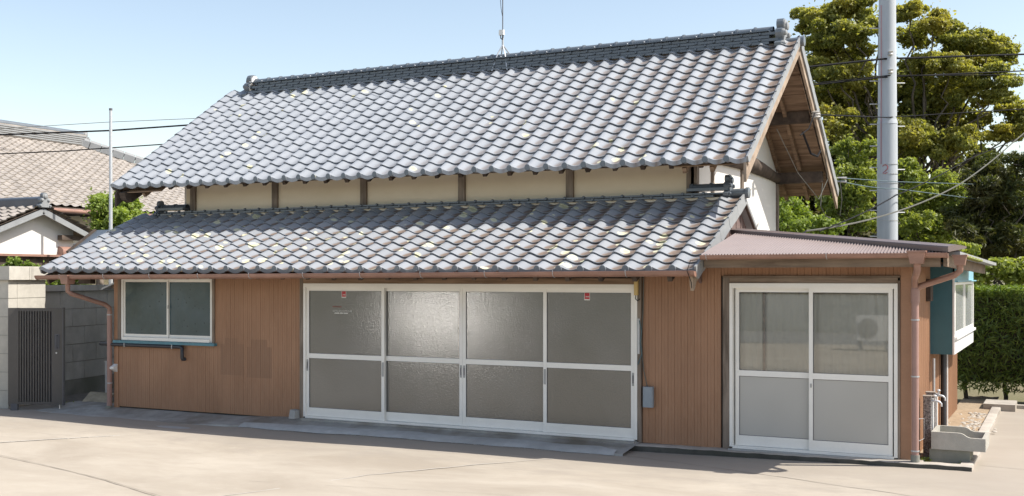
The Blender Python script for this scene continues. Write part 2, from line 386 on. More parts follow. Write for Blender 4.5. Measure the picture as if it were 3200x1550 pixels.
leafmat('leaf_hedge', (0.10, 0.15, 0.045), (0.30, 0.38, 0.10), (0.20, 0.26, 0.075), 0.4, 0.42)
leafmat('leaf_lime', (0.10, 0.16, 0.02), (0.22, 0.30, 0.05), (0.18, 0.26, 0.04), 0.5, 0.3)
wood('bark', (0.05, 0.042, 0.035), (0.16, 0.135, 0.11), (3, 3, 0.6))

# ================================================================== THE SETTING
def gz(X):
    return 0.0 if X < -8 else min(0.055, 0.055 * (X + 8) / 7.0)
def sheet(name, mat, xs, ys, dz=0.0, fz=None, k='structure'):
    m = MB(); nx, ny = len(xs), len(ys)
    for y in ys:
        for x in xs: m.v.append((x, y, (fz(x, y) if fz else gz(x)) + dz))
    for j in range(ny - 1):
        for i in range(nx - 1):
            a = j * nx + i; m.f.append((a, a + 1, a + nx + 1, a + nx))
    o = m.build(name, mat)
    if k: kind(o, k)
    return o
sheet('ground', 'ground', [-2000, -200, -60, -30, -16, -12, -8, -6, -4, -2, -1, 2, 8, 40, 200, 2000], [-2000, -100, -40, -12, 0, 8, 12, 20, 40, 100, 2000], -0.06)
sheet('yard', 'yard_concrete', [-34, -24, -16, -13, -11, -9, -8, -7, -6, -5, -4, -3, -2, -1, 0, 4, 12], [-9, -4, 0, 5, 8, 9, 10, 10.6, 11, 11.3, 11.6, 12.0, 12.6, 14, 16, 18.0], 0.0, lambda x, y: gz(x) + (0.012 * math.sin(x * 0.9 + y * 1.3) if -20 < x < 6 else 0))
yard = bpy.data.objects['yard']
sheet('road', 'crack', [-60, -20, 0, 20, 60], [-16, -12.5, -9], -0.02)
bpy.data.objects['road'].data.materials[0] = simple('asphalt', (0.22, 0.215, 0.205), 0.9, 0.2, 8, bs=0.4)

def yz(x, y): return gz(x) + 0.012 * math.sin(x * 0.9 + y * 1.3)
def strip(name, mat, pts, wid, dz=0.004, jit=0.004, sub=0.12):
    P = [Vector((p[0], p[1], 0)) for p in pts]; Q = []
    for a, c in zip(P[:-1], P[1:]):
        n = max(1, int((c - a).length / sub))
        for i in range(n): Q.append(a + (c - a) * i / n)
    Q.append(P[-1]); m = MB()
    for i, q in enumerate(Q):
        d = (Q[min(i + 1, len(Q) - 1)] - Q[max(i - 1, 0)]).normalized(); s_ = Vector((-d.y, d.x, 0))
        o = q + s_ * random.uniform(-jit, jit); wv = wid * random.uniform(0.6, 1.3) / 2
        for k in (-1, 1):
            v = o + s_ * k * wv; m.v.append((v.x, v.y, yz(v.x, v.y) + dz))
    for i in range(len(Q) - 1): m.f.append((2 * i, 2 * i + 1, 2 * i + 3, 2 * i + 2))
    o = m.build(name, mat, yard); return o
G = lambda px, py: atZ(px, py, gz(atZ(px, py, 0.02).x))
strip('crack_line', 'crack', [G(-60, 1412), G(150, 1460), G(330, 1502), G(560, 1568)], 0.012)
strip('crack_line', 'crack_pale', [G(600, 1562), G(900, 1518), G(1150, 1485), G(1400, 1465), G(1740, 1432)], 0.022, jit=0.012)
strip('crack_line', 'crack', [G(1880, 1412), G(2100, 1440), G(2450, 1490), G(2920, 1560)], 0.010, jit=0.01)
strip('crack_line', 'crack', [G(3060, 1457), G(3260, 1474)], 0.008)
strip('crack_line', 'crack', [G(780, 1500), G(1500, 1545), G(1700, 1560)], 0.004, jit=0.01)
strip('joint', 'crack_pale', [G(-80, 1392), G(150, 1376), G(330, 1363), G(470, 1352), G(600, 1340)], 0.045)
# pebbles washed into the joint and along the apron edge
def pebbles(name, pts, n, spread, rmin, rmax, parent=None, zf=None, mat='pebble'):
    m = MB()
    P = [Vector((p[0], p[1], 0)) for p in pts]
    L = [(c - a).length for a, c in zip(P[:-1], P[1:])]; T = sum(L)
    for _ in range(n):
        t = random.random() * T; i = 0
        while t > L[i] and i < len(L) - 1: t -= L[i]; i += 1
        q = P[i] + (P[i + 1] - P[i]) * (t / L[i]) + Vector((random.gauss(0, spread), random.gauss(0, spread), 0))
        r = random.uniform(rmin, rmax); z = (zf or yz)(q.x, q.y)
        pr = [(0.35 * r, 0.0), (r, r * 0.35), (0.75 * r, r * 0.75), (0.2 * r, r * 0.95)]
        m.lathe([(a * random.uniform(.8, 1.2), h * 0.8) for a, h in pr], (q.x, q.y, z - r * 0.15), 6)
    o = m.build(name, mat, parent, 60); return kind(o, 'stuff')
tag(pebbles('pebbles', [G(-80, 1392), G(150, 1376), G(330, 1363), G(470, 1352), G(640, 1338)], 330, 0.012, 0.004, 0.012), 'small pale pebbles lying in the slanting yard joint', 'pebbles')

YF = 11.85                                                  # the street front of house and annex
# concrete apron under the front: higher at the doors, ragged painted nosing
def apron_edge(x): return 11.36 + 0.03 * math.sin(x * 3.1) + 0.02 * math.sin(x * 7.7)
m = MB(); xs = np.linspace(-13.6, -4.35, 80)
for x in xs:
    e = apron_edge(x) + (0.0 if x > -10.2 else 0.0)
    h = 0.10 if x > -9.4 else max(0.062, 0.10 - (-9.4 - x) * 0.05)
    ef = 0.026 if x > -9.9 else max(0.004, 0.026 - (-9.9 - x) * 0.03)
    for y, z in ((e - 0.05, -0.03), (e - 0.035, yz(x, e) + ef), (e + 0.22, yz(x, e) + ef * 1.5 + 0.012), (YF - 0.04, h), (YF + 0.3, h + 0.01)): m.v.append((x, y, z))
for i in range(len(xs) - 1):
    for k in range(4):
        a = i * 5 + k; m.f.append((a, a + 5, a + 6, a + 1))
apron = kind(m.build('apron', 'apron', None, 50), 'structure')
m = MB(); xs = np.linspace(-9.75, -4.45, 60)                # painted nosing strip
for i, x in enumerate(xs):
    e = apron_edge(x); t = min(1, i / 6, (59 - i) / 3)
    for y, z in ((e - 0.055 - 0.02 * random.random(), yz(x, e) + 0.006), (e - 0.03, yz(x, e) + 0.034), (e + (0.17 + 0.03 * math.sin(x * 5)) * max(t, .25), yz(x, e) + 0.026 * 1.5 + 0.016)): m.v.append((x, y, z))
for i in range(len(xs) - 1):
    for k in range(2):
        a = i * 3 + k; m.f.append((a, a + 3, a + 4, a + 1))
m.build('nosing', 'apron_paint', apron, 50)
tag(pebbles('edge_gravel', [(-9.6, 11.30), (-7, 11.30), (-4.6, 11.31)], 260, 0.02, 0.004, 0.011), 'loose grit along the edge of the painted apron', 'grit')
strip('crack_line', 'crack', [(-12.1, 11.33), (-11.75, 11.47), (-11.45, 11.62), (-11.3, 11.75)], 0.014, 0.06, 0.02)
m = MB(); 
for k in range(24):
    a = 2 * math.pi * k / 24; x, y = -10.55 + 0.30 * math.cos(a) * random.uniform(.85, 1.1), 10.98 + 0.085 * math.sin(a); m.v.append((x, y, yz(x, y) + 0.005))
m.f.append(tuple(range(24))); m.build('patch', 'apron_paint', yard)
# kerb round the annex and along its side
m = MB(); KY = 11.68
xs = np.linspace(-4.75, -0.86, 50)
for i, x in enumerate(xs):
    j = random.uniform(-.006, .006)
    zt = gz(x) + 0.058 + j * 0.5
    for y, z in ((KY + j, -0.05), (KY + j, zt - 0.006), (KY + j + 0.012, zt), (KY + 0.11, zt + 0.004), (KY + 0.30, zt + 0.002 if x < -1.3 else -0.02)): m.v.append((x, y, z))
for i in range(len(xs) - 1):
    for k in range(4):
        a = i * 5 + k; m.f.append((a, a + 5, a + 6, a + 1))
ke = len(xs) * 5 - 5; m.f.append((ke, ke + 1, ke + 2, ke + 3, ke + 4))
kerb = kind(m.build('kerb', 'kerb', None, 40), 'structure')
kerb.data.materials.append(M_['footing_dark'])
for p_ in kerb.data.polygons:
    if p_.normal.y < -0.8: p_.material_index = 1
m = MB(); ys = np.linspace(KY + 0.01, 17.9, 40)
for y in ys:
    xo = -0.86 - 0.03 * (y - KY) / 6; j = random.uniform(-.006, .006); zt = gz(-0.9) + 0.056 + j * 0.4
    for x, z in ((xo + j, -0.05), (xo + j, zt - 0.008), (xo - 0.012, zt), (xo - 0.115, zt), (xo - 0.125, -0.05)): m.v.append((x, y, z))
for i in range(len(ys) - 1):
    for k in range(4):
        a = i * 5 + k; m.f.append((a, a + 5, a + 6, a + 1))
m.f += [(0, 1, 2, 3, 4)]
m.build('kerb_side', 'kerb', kerb, 40)
MB().box(-1.12, -0.70, 17.25, 17.9, 0, 0.15).box(-0.70, 2.6, 17.72, 17.86, 0, 0.10).build('kerb_end', 'kerb', kerb)
sheet('soil', 'soil', list(np.linspace(-1.5, -1.0, 5)), list(np.linspace(11.9, 19, 30)), 0, lambda x, y: gz(x) + 0.015 + 0.02 * random.random())
tag(pebbles('gravel', [(-1.15, 14.2), (-1.1, 15.6), (-1.15, 16.6)], 240, 0.10, 0.010, 0.035, None, lambda x, y: gz(x) + 0.02), 'rough pale gravel on the soil strip beside the annex', 'gravel')

sheet('side_soil', 'side_soil', list(np.linspace(-17.5, -12.45, 22)), list(np.linspace(12.2, 17.5, 20)), 0, lambda x, y: 0.014 + 0.012 * random.random() + max(0, (13.2 - y) * -0.0))
# ================================================================== ROOF TILES
NS = 10
_PK = [(0.0, 0.80), (0.05, 0.96), (0.10, 1.0), (0.17, 0.93), (0.26, 0.70), (0.36, 0.40), (0.46, 0.15), (0.56, 0.02), (0.66, 0.02), (0.78, 0.12), (0.90, 0.30), (1.0, 0.46)]
def tprof(u, A=0.050):
    # pantile section: roll on the left, wide pan, right edge tucked under the next roll
    for (a, p), (c, q) in zip(_PK[:-1], _PK[1:]):
        if u <= c: return A * (p + (q - p) * (u - a) / (c - a))
    return A * _PK[-1][1]
def tile_mesh(name, mat, w_, L, eave=False, cap=True, ang=0.0):
    m = MB(); t = 0.022; ex = 1.22
    us = [p[0] for p in _PK]; n = len(us)
    top0 = [(-0.004 + u * (w_ + 0.006), 0.0, tprof(u) + t) for u in us]
    top1 = [(-0.004 + u * (w_ + 0.006), L * ex, tprof(u) - t * 0.22) for u in us]
    if eave:
        dn = Vector((0, -math.sin(ang), -math.cos(ang)))
        bot = [tuple(Vector((x, 0.004, z)) + dn * 0.055) for x, y, z in top0]
    else: bot = [(x, 0.006, z - 0.018) for x, y, z in top0]
    m.v = top0 + top1 + bot
    for i in range(n - 1):
        m.f.append((i, i + 1, n + i + 1, n + i)); m.f.append((2 * n + i, 2 * n + i + 1, i + 1, i))
    m.f.append((0, n, 2 * n)); m.f.append((n - 1, 2 * n - 1, 3 * n - 1))
    me = None
    if eave and cap:
        c = Vector((w_ * 0.10, 0.0, tprof(.1) + t - 0.036)); fw = Vector((0, -math.cos(ang), math.sin(ang)))
        k = MB(); k.tube([c + fw * 0.022, c + fw * 0.018, c - fw * 0.06], [0.036, 0.040, 0.040], 14)
        m.add(k.v, k.f); me = m.mesh(name, mat, 35)
        me.materials.append(M_['tile_cap'])
        for p_ in me.polygons:
            if p_.normal.dot(fw) > 0.6: p_.material_index = 1  # front-facing eave faces painted darker, their shade put into the tile colour
        return me
    me = m.mesh(name, mat, 42)
    return me

def roof_tiles(roof, mat, capmat, X0, W, ncol, nrow, P, names, limit, zoff=None):
    """P(row position) -> (Y, Z, slope angle); columns run from X0 - W"""
    Lr = P(1)[3]
    body = tile_mesh('roof_tile', mat, W, Lr); eav = tile_mesh('eave_tile', mat, W, Lr, True, True, P(0)[2]); eav_l = tile_mesh('eave_tile', mat, W, Lr, True, False, P(0)[2])
    items = []
    for r in range(nrow):
        y, z, ang, _ = P(r)
        for c in range(ncol):
            x = X0 + (c - 1) * W
            items.append((r, c, x, y, z + (zoff(x, r / nrow) if zoff else 0), ang))
    body_items = sorted([i for i in items if i[0] > 0], key=lambda i: (i[2] * AX[0] + i[3] * AX[1]) * (1.0 if True else 1))
    keep = set((i[0], i[1]) for i in body_items[:limit])
    rest = MB(); bv = [v.co.copy() for v in body.vertices]; bf = [tuple(p.vertices) for p in body.polygons]
    for r, c, x, y, z, ang in items:
        M = Matrix.Translation((x, y, z + random.uniform(-.0025, .0025))) @ Matrix.Rotation(ang + random.gauss(0, .006), 4, 'X') @ Matrix.Rotation(random.gauss(0, .004), 4, 'Z')
        if r == 0: link('eave_tile', eav if c > 0 else eav_l, roof, M)
        elif (r, c) in keep: link('roof_tile', body, roof, M)
        else: rest.add([M @ v for v in bv], bf)
    if rest.v:
        o = rest.build('roof_tiles_far', mat, roof, 42); kind(o, 'stuff')

# ================================================================== THE HOUSE
house = thing('house', 'long brown and cream house with two stacked silver-grey tiled roofs and white sliding doors', 'house', (-8.0, YF, 0.0))
# --- upper roof: straight rise from (Y1, z) to the ridge
ZE1 = H + 1.375; S1 = 0.688; A1 = math.atan(S1); L1 = (YR - Y1) / NR1 / math.cos(A1)
def P1(r): return (Y1 + (YR - Y1) * r / NR1, ZE1 + S1 * (YR - Y1) * r / NR1, A1, L1)
NC1 = 39; XL1 = X1 - W1; XR1 = XL1 + NC1 * W1
def tw1(x, v): return (1 - v) * (0.028 - 0.048 * (x - XL1) / (XR1 - XL1)) + 0.004 * math.sin(x * 2.3)
deck = MB()
def slab(m, x0, x1, y0, z0, y1, z1, t):                    # sloping board, underside t below the given line
    m.prism([(x0, y0, z0), (x0, y1, z1), (x0, y1, z1 - t), (x0, y0, z0 - t)], (x1 - x0, 0, 0))
zr1 = ZE1 + S1 * (YR - Y1)
YB1 = 2 * YR - Y1 + 0.1
slab(deck, XL1 + 0.10, XR1 - 0.10, Y1 + 0.10, ZE1 + S1 * 0.10 - 0.022, YR, zr1 - 0.022, 0.02)
slab(deck, XL1 + 0.10, XR1 - 0.10, YB1 - 0.10, ZE1 + S1 * 0.06 - 0.022, YR, zr1 - 0.022, 0.02)
uroof = deck.build('upper_roof', 'wood_dark', house)
uroof['label'] = 'steep upper roof of silvery pantiles'
roof_tiles(uroof, 'tile_upper', 'tile_cap', X1, W1, NC1, NR1, P1, None, 300, tw1)
# back slope, out of the picture: plain tiled sheet with the same wave
m = MB(); n = NC1 * 6
for yy, zz in ((YB1, ZE1 + 0.0), (YR, zr1 + 0.01)):
    for i in range(n + 1): m.v.append((XL1 + (XR1 - XL1) * i / n, yy, zz + tprof((i % 6) / 6) + 0.012))
for i in range(n): m.f.append((i, i + 1, n + 2 + i, n + 1 + i))
kind(m.build('back_tiles', 'tile_upper', uroof, 60), 'stuff')
def rake(roof, nrow, P, X, side, drop, zoff=None):
    for r in range(nrow):
        y, z, ang, L = P(r)
        dz = zoff(X, r / nrow) if zoff else 0
        M = Matrix.Translation((X, y, z + dz)) @ Matrix.Rotation(ang, 4, 'X')
        if r == 0:
            mb = MB(); x0, x1 = (0.0, 0.022) if side > 0 else (-0.022, 0.0)
            mb.prism([(x0, -0.012, 0.062), (x0, L * 1.1, 0.045), (x0, L * 1.1, -drop), (x0, 0.03, -drop - 0.004), (x0, -0.012, -drop * 0.5)], (x1 - x0, 0, 0))
            rake.me = mb.mesh('rake_tile', 'tile_edge')
        link('rake_tile', rake.me, roof, M @ Matrix.Translation((0.0015 * (r % 2) + random.uniform(0, .002), 0, random.uniform(-.003, .003))))
rake(uroof, NR1, P1, XR1, 1, 0.03, tw1)
rake(uroof, NR1, P1, XL1, -1, 0.075, tw1)
def P1b(r): return (2 * YR - P1(r)[0], P1(r)[1], -A1, -L1)
for r in range(NR1):                                       # rake tiles of the back slope, seen edge-on past the gable
    y, z, ang, L = P1b(r); mb = MB()
    if r == 0:
        mb.prism([(0, 0.012, 0.055), (0, -L1 * 1.1, 0.04), (0, -L1 * 1.1, -0.075), (0, 0.012, -0.08)], (0.022, 0, 0)); mb_me = mb.mesh('rake_tile', 'tile_edge')
    link('rake_tile', mb_me, uroof, Matrix.Translation((XR1 + 0.0015 * (r % 2), y, z)) @ Matrix.Rotation(ang, 4, 'X'))
# --- ridge
def noshi_mesh(name, L, dep, h, knob):
    m = MB(); m.box(0.003, L - 0.003, 0, dep, 0, h)
    m.v = [(x, y, z - (0.006 if y < 0.001 and z > h * .5 else 0)) for x, y, z in m.v]
    if knob: m.lathe([(0.014, -0.022), (0.022, -0.012), (0.022, 0.02)], (0.0, 0, h * 0.5), 8, 'y')
    return m.mesh(name, 'tile_dark', 40)
def ridge_cap_mesh(name, L, r, mat='tile_cap'):
    m = MB(); k = 8
    prof = [(-r * math.cos(math.pi * i / k), r * math.sin(math.pi * i / k)) for i in range(k + 1)]
    for x, q in ((0.028, 1.0), (L + 0.01, 1.0)):
        for y, z in prof: m.v.append((x, y * q, z * q))
    for i in range(k): m.f.append((i, i + 1, k + 2 + i, k + 1 + i))
    b0 = len(m.v)
    for x, q in ((0.0, 1.0), (0.0, 1.16), (0.032, 1.16), (0.032, 1.0)):
        for y, z in prof: m.v.append((x, y * q, z * q + 0.002))
    for a in range(3):
        for i in range(k): m.f.append((b0 + a * (k + 1) + i, b0 + a * (k + 1) + i + 1, b0 + (a + 1) * (k + 1) + i + 1, b0 + (a + 1) * (k + 1) + i))
    return m.mesh(name, mat, 40)
XA, XB = xY(800, YR), xY(2428, YR); WN = 0.2615
zb = H + 3.215
ridge = MB().box(XA, XB, YR - 0.125, YR + 0.125, zb - 0.10, zb + 0.02).build('ridge', 'mud', house)
nm = [noshi_mesh('ridge_tile', WN, 0.30, 0.043, True), noshi_mesh('ridge_tile', WN, 0.34, 0.040, True), noshi_mesh('ridge_tile', WN, 0.36, 0.020, True)]
nn = int((XB - XA) / WN)
for k in range(5):
    me, dep, h = (nm[1], 0.34, 0.030) if k == 0 else ((nm[2], 0.33, 0.022) if k == 4 else (nm[0], 0.30 - 0.012 * k, 0.034))
    z = zb + 0.015 + (0 if k == 0 else 0.043 + (k - 1) * 0.046)
    for i in range(nn + 1):
        x = XA + i * WN + (0 if k % 2 == 0 else -WN / 2)
        if x < XA - 0.02 or x > XB - WN * 0.5: continue
        link('ridge_tile', me, ridge, Matrix.Translation((x, YR - dep / 2 - random.uniform(0, .003), z)) @ Matrix.Diagonal((1, dep / 0.34 if me is nm[1] else 1, 1, 1)))
zc = zb + 0.015 + 0.043 + 3 * 0.046 + 0.022
cm = ridge_cap_mesh('ridge_cap', WN, 0.070)
for i in range(nn):
    link('ridge_cap', cm, ridge, Matrix.Translation((XA + 0.02 + i * WN, YR, zc + random.uniform(-.002, .002))))
def oni(parent, X, Y, z, sc, side, mat='tile_cap', matf='tile_edge'):
    """ornamental end tile: plate with a round head, two shoulder curls and feet"""
    pts = []
    prof = [(0.17, 0.0), (0.20, 0.02), (0.205, 0.06), (0.175, 0.085), (0.135, 0.09), (0.125, 0.12), (0.15, 0.155), (0.165, 0.20), (0.15, 0.24), (0.115, 0.262), (0.085, 0.25), (0.075, 0.275), (0.092, 0.31), (0.09, 0.35), (0.065, 0.385), (0.03, 0.40)]
    P = [(y, z_) for y, z_ in prof] + [(-y, z_) for y, z_ in prof[::-1]]
    m = MB(); t = 0.085 * sc
    m.prism([(X - t / 2, Y + a * sc, z + c * sc) for a, c in P], (t, 0, 0))
    o = m.build('end_tile', mat, parent)
    f = MB(); xo = X + side * t / 2
    Q = [(a * 0.86, c * 0.93 + 0.012) for a, c in P]
    f.prism([(xo, Y + a * sc, z + c * sc) for a, c in Q], (side * 0.018 * sc, 0, 0))
    for a, c, r in ((0, 0.30, 0.055), (-0.10, 0.20, 0.035), (0.10, 0.20, 0.035), (-0.15, 0.05, 0.028), (0.15, 0.05, 0.028)):
        f.lathe([(r * sc, 0), (r * sc, side * 0.035 * sc), (r * 0.6 * sc, side * 0.045 * sc)], (xo + side * 0.01 * sc, Y + a * sc, z + c * sc), 12, 'x')
    f.build('relief', matf, o, 40)
oni(ridge, XA - 0.085, YR, zb - 0.06, 1.06, -1, 'tile_cap', 'tile_cap')
MB().prism([(XA - 0.034, YR + a * 1.0, zb - 0.05 + c * 1.0) for a, c in ((-.16, .02), (-.19, .05), (-.12, .1), (-.16, .18), (-.1, .25), (-.09, .33), (-.03, .395), (.03, .395), (.09, .33), (.1, .25), (.12, .1), (.1, .02))], (0.02, 0, 0)).build('end_plaster', 'plaster_white', ridge)
oni(ridge, XB + 0.06, YR, zb - 0.05, 1.08, 1)
MB().lathe([(0.058, 0), (0.058, XR1 - XB - 0.10), (0.070, XR1 - XB - 0.10), (0.070, XR1 - XB - 0.04), (0.02, XR1 - XB - 0.03)], (XB + 0.11, YR, zb + 0.045), 14, 'x').build('rake_cap', 'tile_cap', ridge, 40)
MB().lathe([(0.058, 0), (0.058, XA - XL1 - 0.1)], (XL1 + 0.0, YR, zb + 0.03), 14, 'x').build('rake_cap', 'tile_cap', ridge, 40)

# --- timber under the upper roof
XG = -4.15; XGL = -12.55; YW = 13.27; YWB = 2 * YR - YW
def barge(X, side):
    for d in (-1, 1):
        y0 = YR + d * (YR - Y1 + 0.02); y1 = YR
        z0 = ZE1 - 0.045; z1 = zr1 - 0.045
        hb = 0.17
        m = MB(); n = 10
        for k in (0, 0.035):
            for i in range(n + 1):
                t = i / n; y = y0 + (y1 - y0) * t; z = z0 + (z1 - z0) * t - 0.0
                hh = hb + (0.06 * (1 - t) ** 3)
                m.v.append((X + k * side, y, z)); m.v.append((X + k * side, y, z - hh))
        N2 = 2 * (n + 1)
        for i in range(n):
            a = 2 * i
            m.f += [(a, a + 1, a + 3, a + 2), (N2 + a, N2 + a + 2, N2 + a + 3, N2 + a + 1), (a, a + 2, N2 + a + 2, N2 + a), (a + 1, N2 + a + 1, N2 + a + 3, a + 3)]
        m.f += [(0, N2, N2 + 1, 1), (2 * n, 2 * n + 1, N2 + 2 * n + 1, N2 + 2 * n)]
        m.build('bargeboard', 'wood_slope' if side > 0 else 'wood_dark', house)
        # battens layered between board and tiles
        MB().bar((X + side * 0.045, y0 + d * -0.02, z0 - 0.02), (X + side * 0.045, y1, z1 - 0.02), 0.018, 0.035).build('batten', 'wood_slope', house)
barge(XR1 - 0.035, 1); barge(XL1 + 0.09, -1)
# exposed boarding over the gable eaves, one board each
def soffit_boards(xa, xb):
    nb = 17
    for d in (-1, 1):
        for i in range(nb):
            t0, t1 = i / nb, (i + 1) / nb - 0.004
            ya, yb = YR + d * (YR - Y1 - 0.06) * (1 - t0), YR + d * (YR - Y1 - 0.06) * (1 - t1)
            za, zb_ = ZE1 - 0.045 + (zr1 - ZE1 - 0.0) * t0 - 0.004 * (i % 2), ZE1 - 0.045 + (zr1 - ZE1) * t1 - 0.004 * (i % 2)
            m = MB(); m.prism([(xa, ya, za), (xa, yb, zb_), (xa, yb, zb_ - 0.014), (xa, ya, za - 0.014)], (xb - xa, 0, 0)); m.build('soffit_board', 'soffit', house)
soffit_boards(XG - 0.1, XR1 - 0.095); soffit_boards(XL1 + 0.095, XGL + 0.1)
for X in (XG + 0.02, XG + 0.36, XGL - 0.3):
    for d in (-1, 1):
        MB().bar((X, YR + d * (YR - Y1 - 0.10), ZE1 - 0.10), (X, YR, zr1 - 0.10), 0.05, 0.07).build('rafter', 'soffit', house)
# rafters along the front eave
xr = XL1 + 0.35; 
while xr < XR1 - 0.3:
    MB().bar((xr, Y1 + 0.10, ZE1 - 0.030 + tw1(xr, 0)), (xr, YW + 0.1, ZE1 - 0.055 + S1 * (YW + 0.02 - Y1)), 0.055, 0.06).build('rafter', 'wood_dark', house); xr += 0.365
m = MB(); slab(m, XL1 + 0.12, XR1 - 0.12, Y1 + 0.08, ZE1 + 0.012, YW + 0.1, ZE1 - 0.01 + S1 * (YW - Y1 + 0.05), 0.012); m.build('eave_boarding', 'wood_dark', house)
MB().bar((XL1 + 0.1, Y1 + 0.06, ZE1 + 0.005 + 0.028), (XR1 - 0.1, Y1 + 0.06, ZE1 + 0.005 - 0.02), 0.03, 0.04).build('eave_fascia', 'wood_dark', house)
for Y, z in ((YW + 0.06, ZE1 + 0.27), (YR, zr1 - 0.25), (YWB - 0.06, ZE1 + 0.27), ((YR + YWB) / 2 + 0.05, (ZE1 + zr1) / 2 + 0.12)):
    MB().box(XGL - 0.65, XR1 - 0.10, Y - 0.055, Y + 0.055, z - 0.17, z).build('purlin', 'wood_dark', house)
# --- upper walls: posts and plaster panels
ZU0, ZU1 = H + 0.85, ZE1 + S1 * (YW - Y1) - 0.06
px_posts = [601, 857, 1134, 1441, 1779, 2157]; PX = [xY(p, YW - 0.02) for p in px_posts]
MB().box(XGL + 0.06, XG - 0.06, YW + 0.02, YW + 0.12, 0.5, ZU1).build('upper_wall', 'plaster_beige', house)
for X in PX: MB().bbox(X - 0.052, X + 0.052, YW - 0.02, YW + 0.09, ZU0, ZU1 - 0.002, 0.004).build('post', 'wood_z', house)
MB().box(PX[0], PX[-1], YW - 0.012, YW + 0.01, H + 0.99, H + 1.035).build('wall_sill', 'wood_x', house)
def gable(X, t, name):
    m = MB(); P = [(YW + 0.03, 0.5), (YWB - 0.03, 0.5), (YWB - 0.03, ZU1), (YR, zr1 - 0.1), (YW + 0.03, ZU1)]
    m.prism([(X, y, z) for y, z in P], (t, 0, 0)); return m.build(name, 'plaster_white', house)
gable(XG - 0.06, 0.05, 'gable_wall'); gable(XGL + 0.01, 0.05, 'gable_wall')
MB().box(XGL + 0.06, XG - 0.06, YWB - 0.1, YWB - 0.03, 0.0, ZU1).build('back_wall', 'plaster_white', house)
for y in (YW + 0.03, YR, YWB - 0.05): MB().bbox(XG - 0.06, XG + 0.02, y - 0.05, y + 0.05, 0.6, ZU1 - 0.004 if y != YR else zr1 - 0.2).build('post', 'wood_z', house)
# log tie-beam across the gable, thicker towards the middle
m = MB(); n = 14; pts = [(XG + 0.01, YW - 0.12 + (YWB - YW + 0.24) * i / n, ZU1 - 0.20 + 0.10 * math.sin(math.pi * i / n)) for i in range(n + 1)]
m.tube(pts, [0.075 + 0.055 * math.sin(math.pi * min(1, i / n + 0.1)) for i in range(n + 1)], 10); m.build('tie_beam', 'wood_dark', house, 60)
MB().bar((XG + 0.005, YW + 0.7, 2.4), (XG + 0.005, YW + 0.7, ZU1), 0.04, 0.05, (0, 1, 0)).build('post', 'wood_z', house)

# --- lower roof
ZE2 = H + 0.085; S2 = 0.4597; A2 = math.atan(S2); YT2 = 13.2; L2 = (YT2 - Y2) / NR2 / math.cos(A2)
def P2(r): return (Y2 + (YT2 - Y2) * r / NR2, ZE2 + S2 * (YT2 - Y2) * r / NR2 - 0.02, A2, L2)
NC2 = 37; XL2 = X2 - W2; XR2 = XL2 + NC2 * W2
def tw2(x, v): return (1 - v) * (0.022 - 0.030 * (x - XL2) / (XR2 - XL2)) + 0.004 * math.sin(x * 1.9 + 1)
m = MB(); slab(m, XL2 + 0.06, XR2 - 0.04, Y2 + 0.08, ZE2 + S2 * 0.08 - 0.045, YT2 + 0.1, ZE2 + S2 * (YT2 + 0.1 - Y2) - 0.045, 0.02)
lroof = m.build('lower_roof', 'wood_dark', house); lroof['label'] = 'shallower lower roof of pantiles spotted with yellow-green lichen'
roof_tiles(lroof, 'tile_lower', 'tile_cap', X2, W2, NC2, NR2, P2, None, 300, tw2)
rake(lroof, NR2, P2, XR2, 1, 0.095, tw2); rake(lroof, NR2, P2, XL2, -1, 0.06, tw2)
# courses of flat tile where the lower roof meets the wall
zt2 = ZE2 + S2 * (YT2 - Y2)
YN = YT2 - 0.02
MB().box(PX[0] - 0.55, XR2 - 0.25, YN - 0.06, YN + 0.14, zt2 - 0.08, zt2 - 0.014).build('flashing_mortar', 'plaster_beige', lroof)
wm = noshi_mesh('ridge_tile', W2, 0.20, 0.030, True); wm2 = noshi_mesh('ridge_tile', W2, 0.20, 0.028, True)
xa = XL2 + 0.45
for k in range(2):
    for i in range(36):
        x = xa + i * W2 + (0 if k == 0 else W2 / 2)
        if x > XR2 - 0.45: continue
        link('ridge_tile', wm if k == 0 else wm2, lroof, Matrix.Translation((x, YN - 0.09 + k * 0.02, zt2 - 0.012 + k * 0.034)))
cm2 = ridge_cap_mesh('ridge_cap', 0.25, 0.055, 'tile_dark')
for x0, k in ((XG - 0.05, 2), (XL2 + 0.42, 2)):
    m = MB().box(x0 - 0.02, x0 + 0.50, YN - 0.06, YN + 0.15, zt2 + 0.07, zt2 + 0.105); m.build('ridge_tile', 'tile_dark', lroof)
    for i in range(k): link('ridge_cap', cm2, lroof, Matrix.Translation((x0 + i * 0.25, YN + 0.04, zt2 + 0.107)))
oni(lroof, XR2 - 0.20, YN + 0.04, zt2 - 0.01, 0.68, 1, 'tile_dark', 'tile_dark')
oni(lroof, XL2 + 0.36, YN + 0.04, zt2 - 0.01, 0.60, -1, 'tile_dark', 'tile_dark')
MB().lathe([(0.055, 0), (0.055, 0.22), (0.068, 0.22), (0.068, 0.26), (0.02, 0.27)], (XR2 - 0.20, YN + 0.04, zt2 + 0.035), 14, 'x').build('rake_cap', 'tile_cap', lroof, 40)
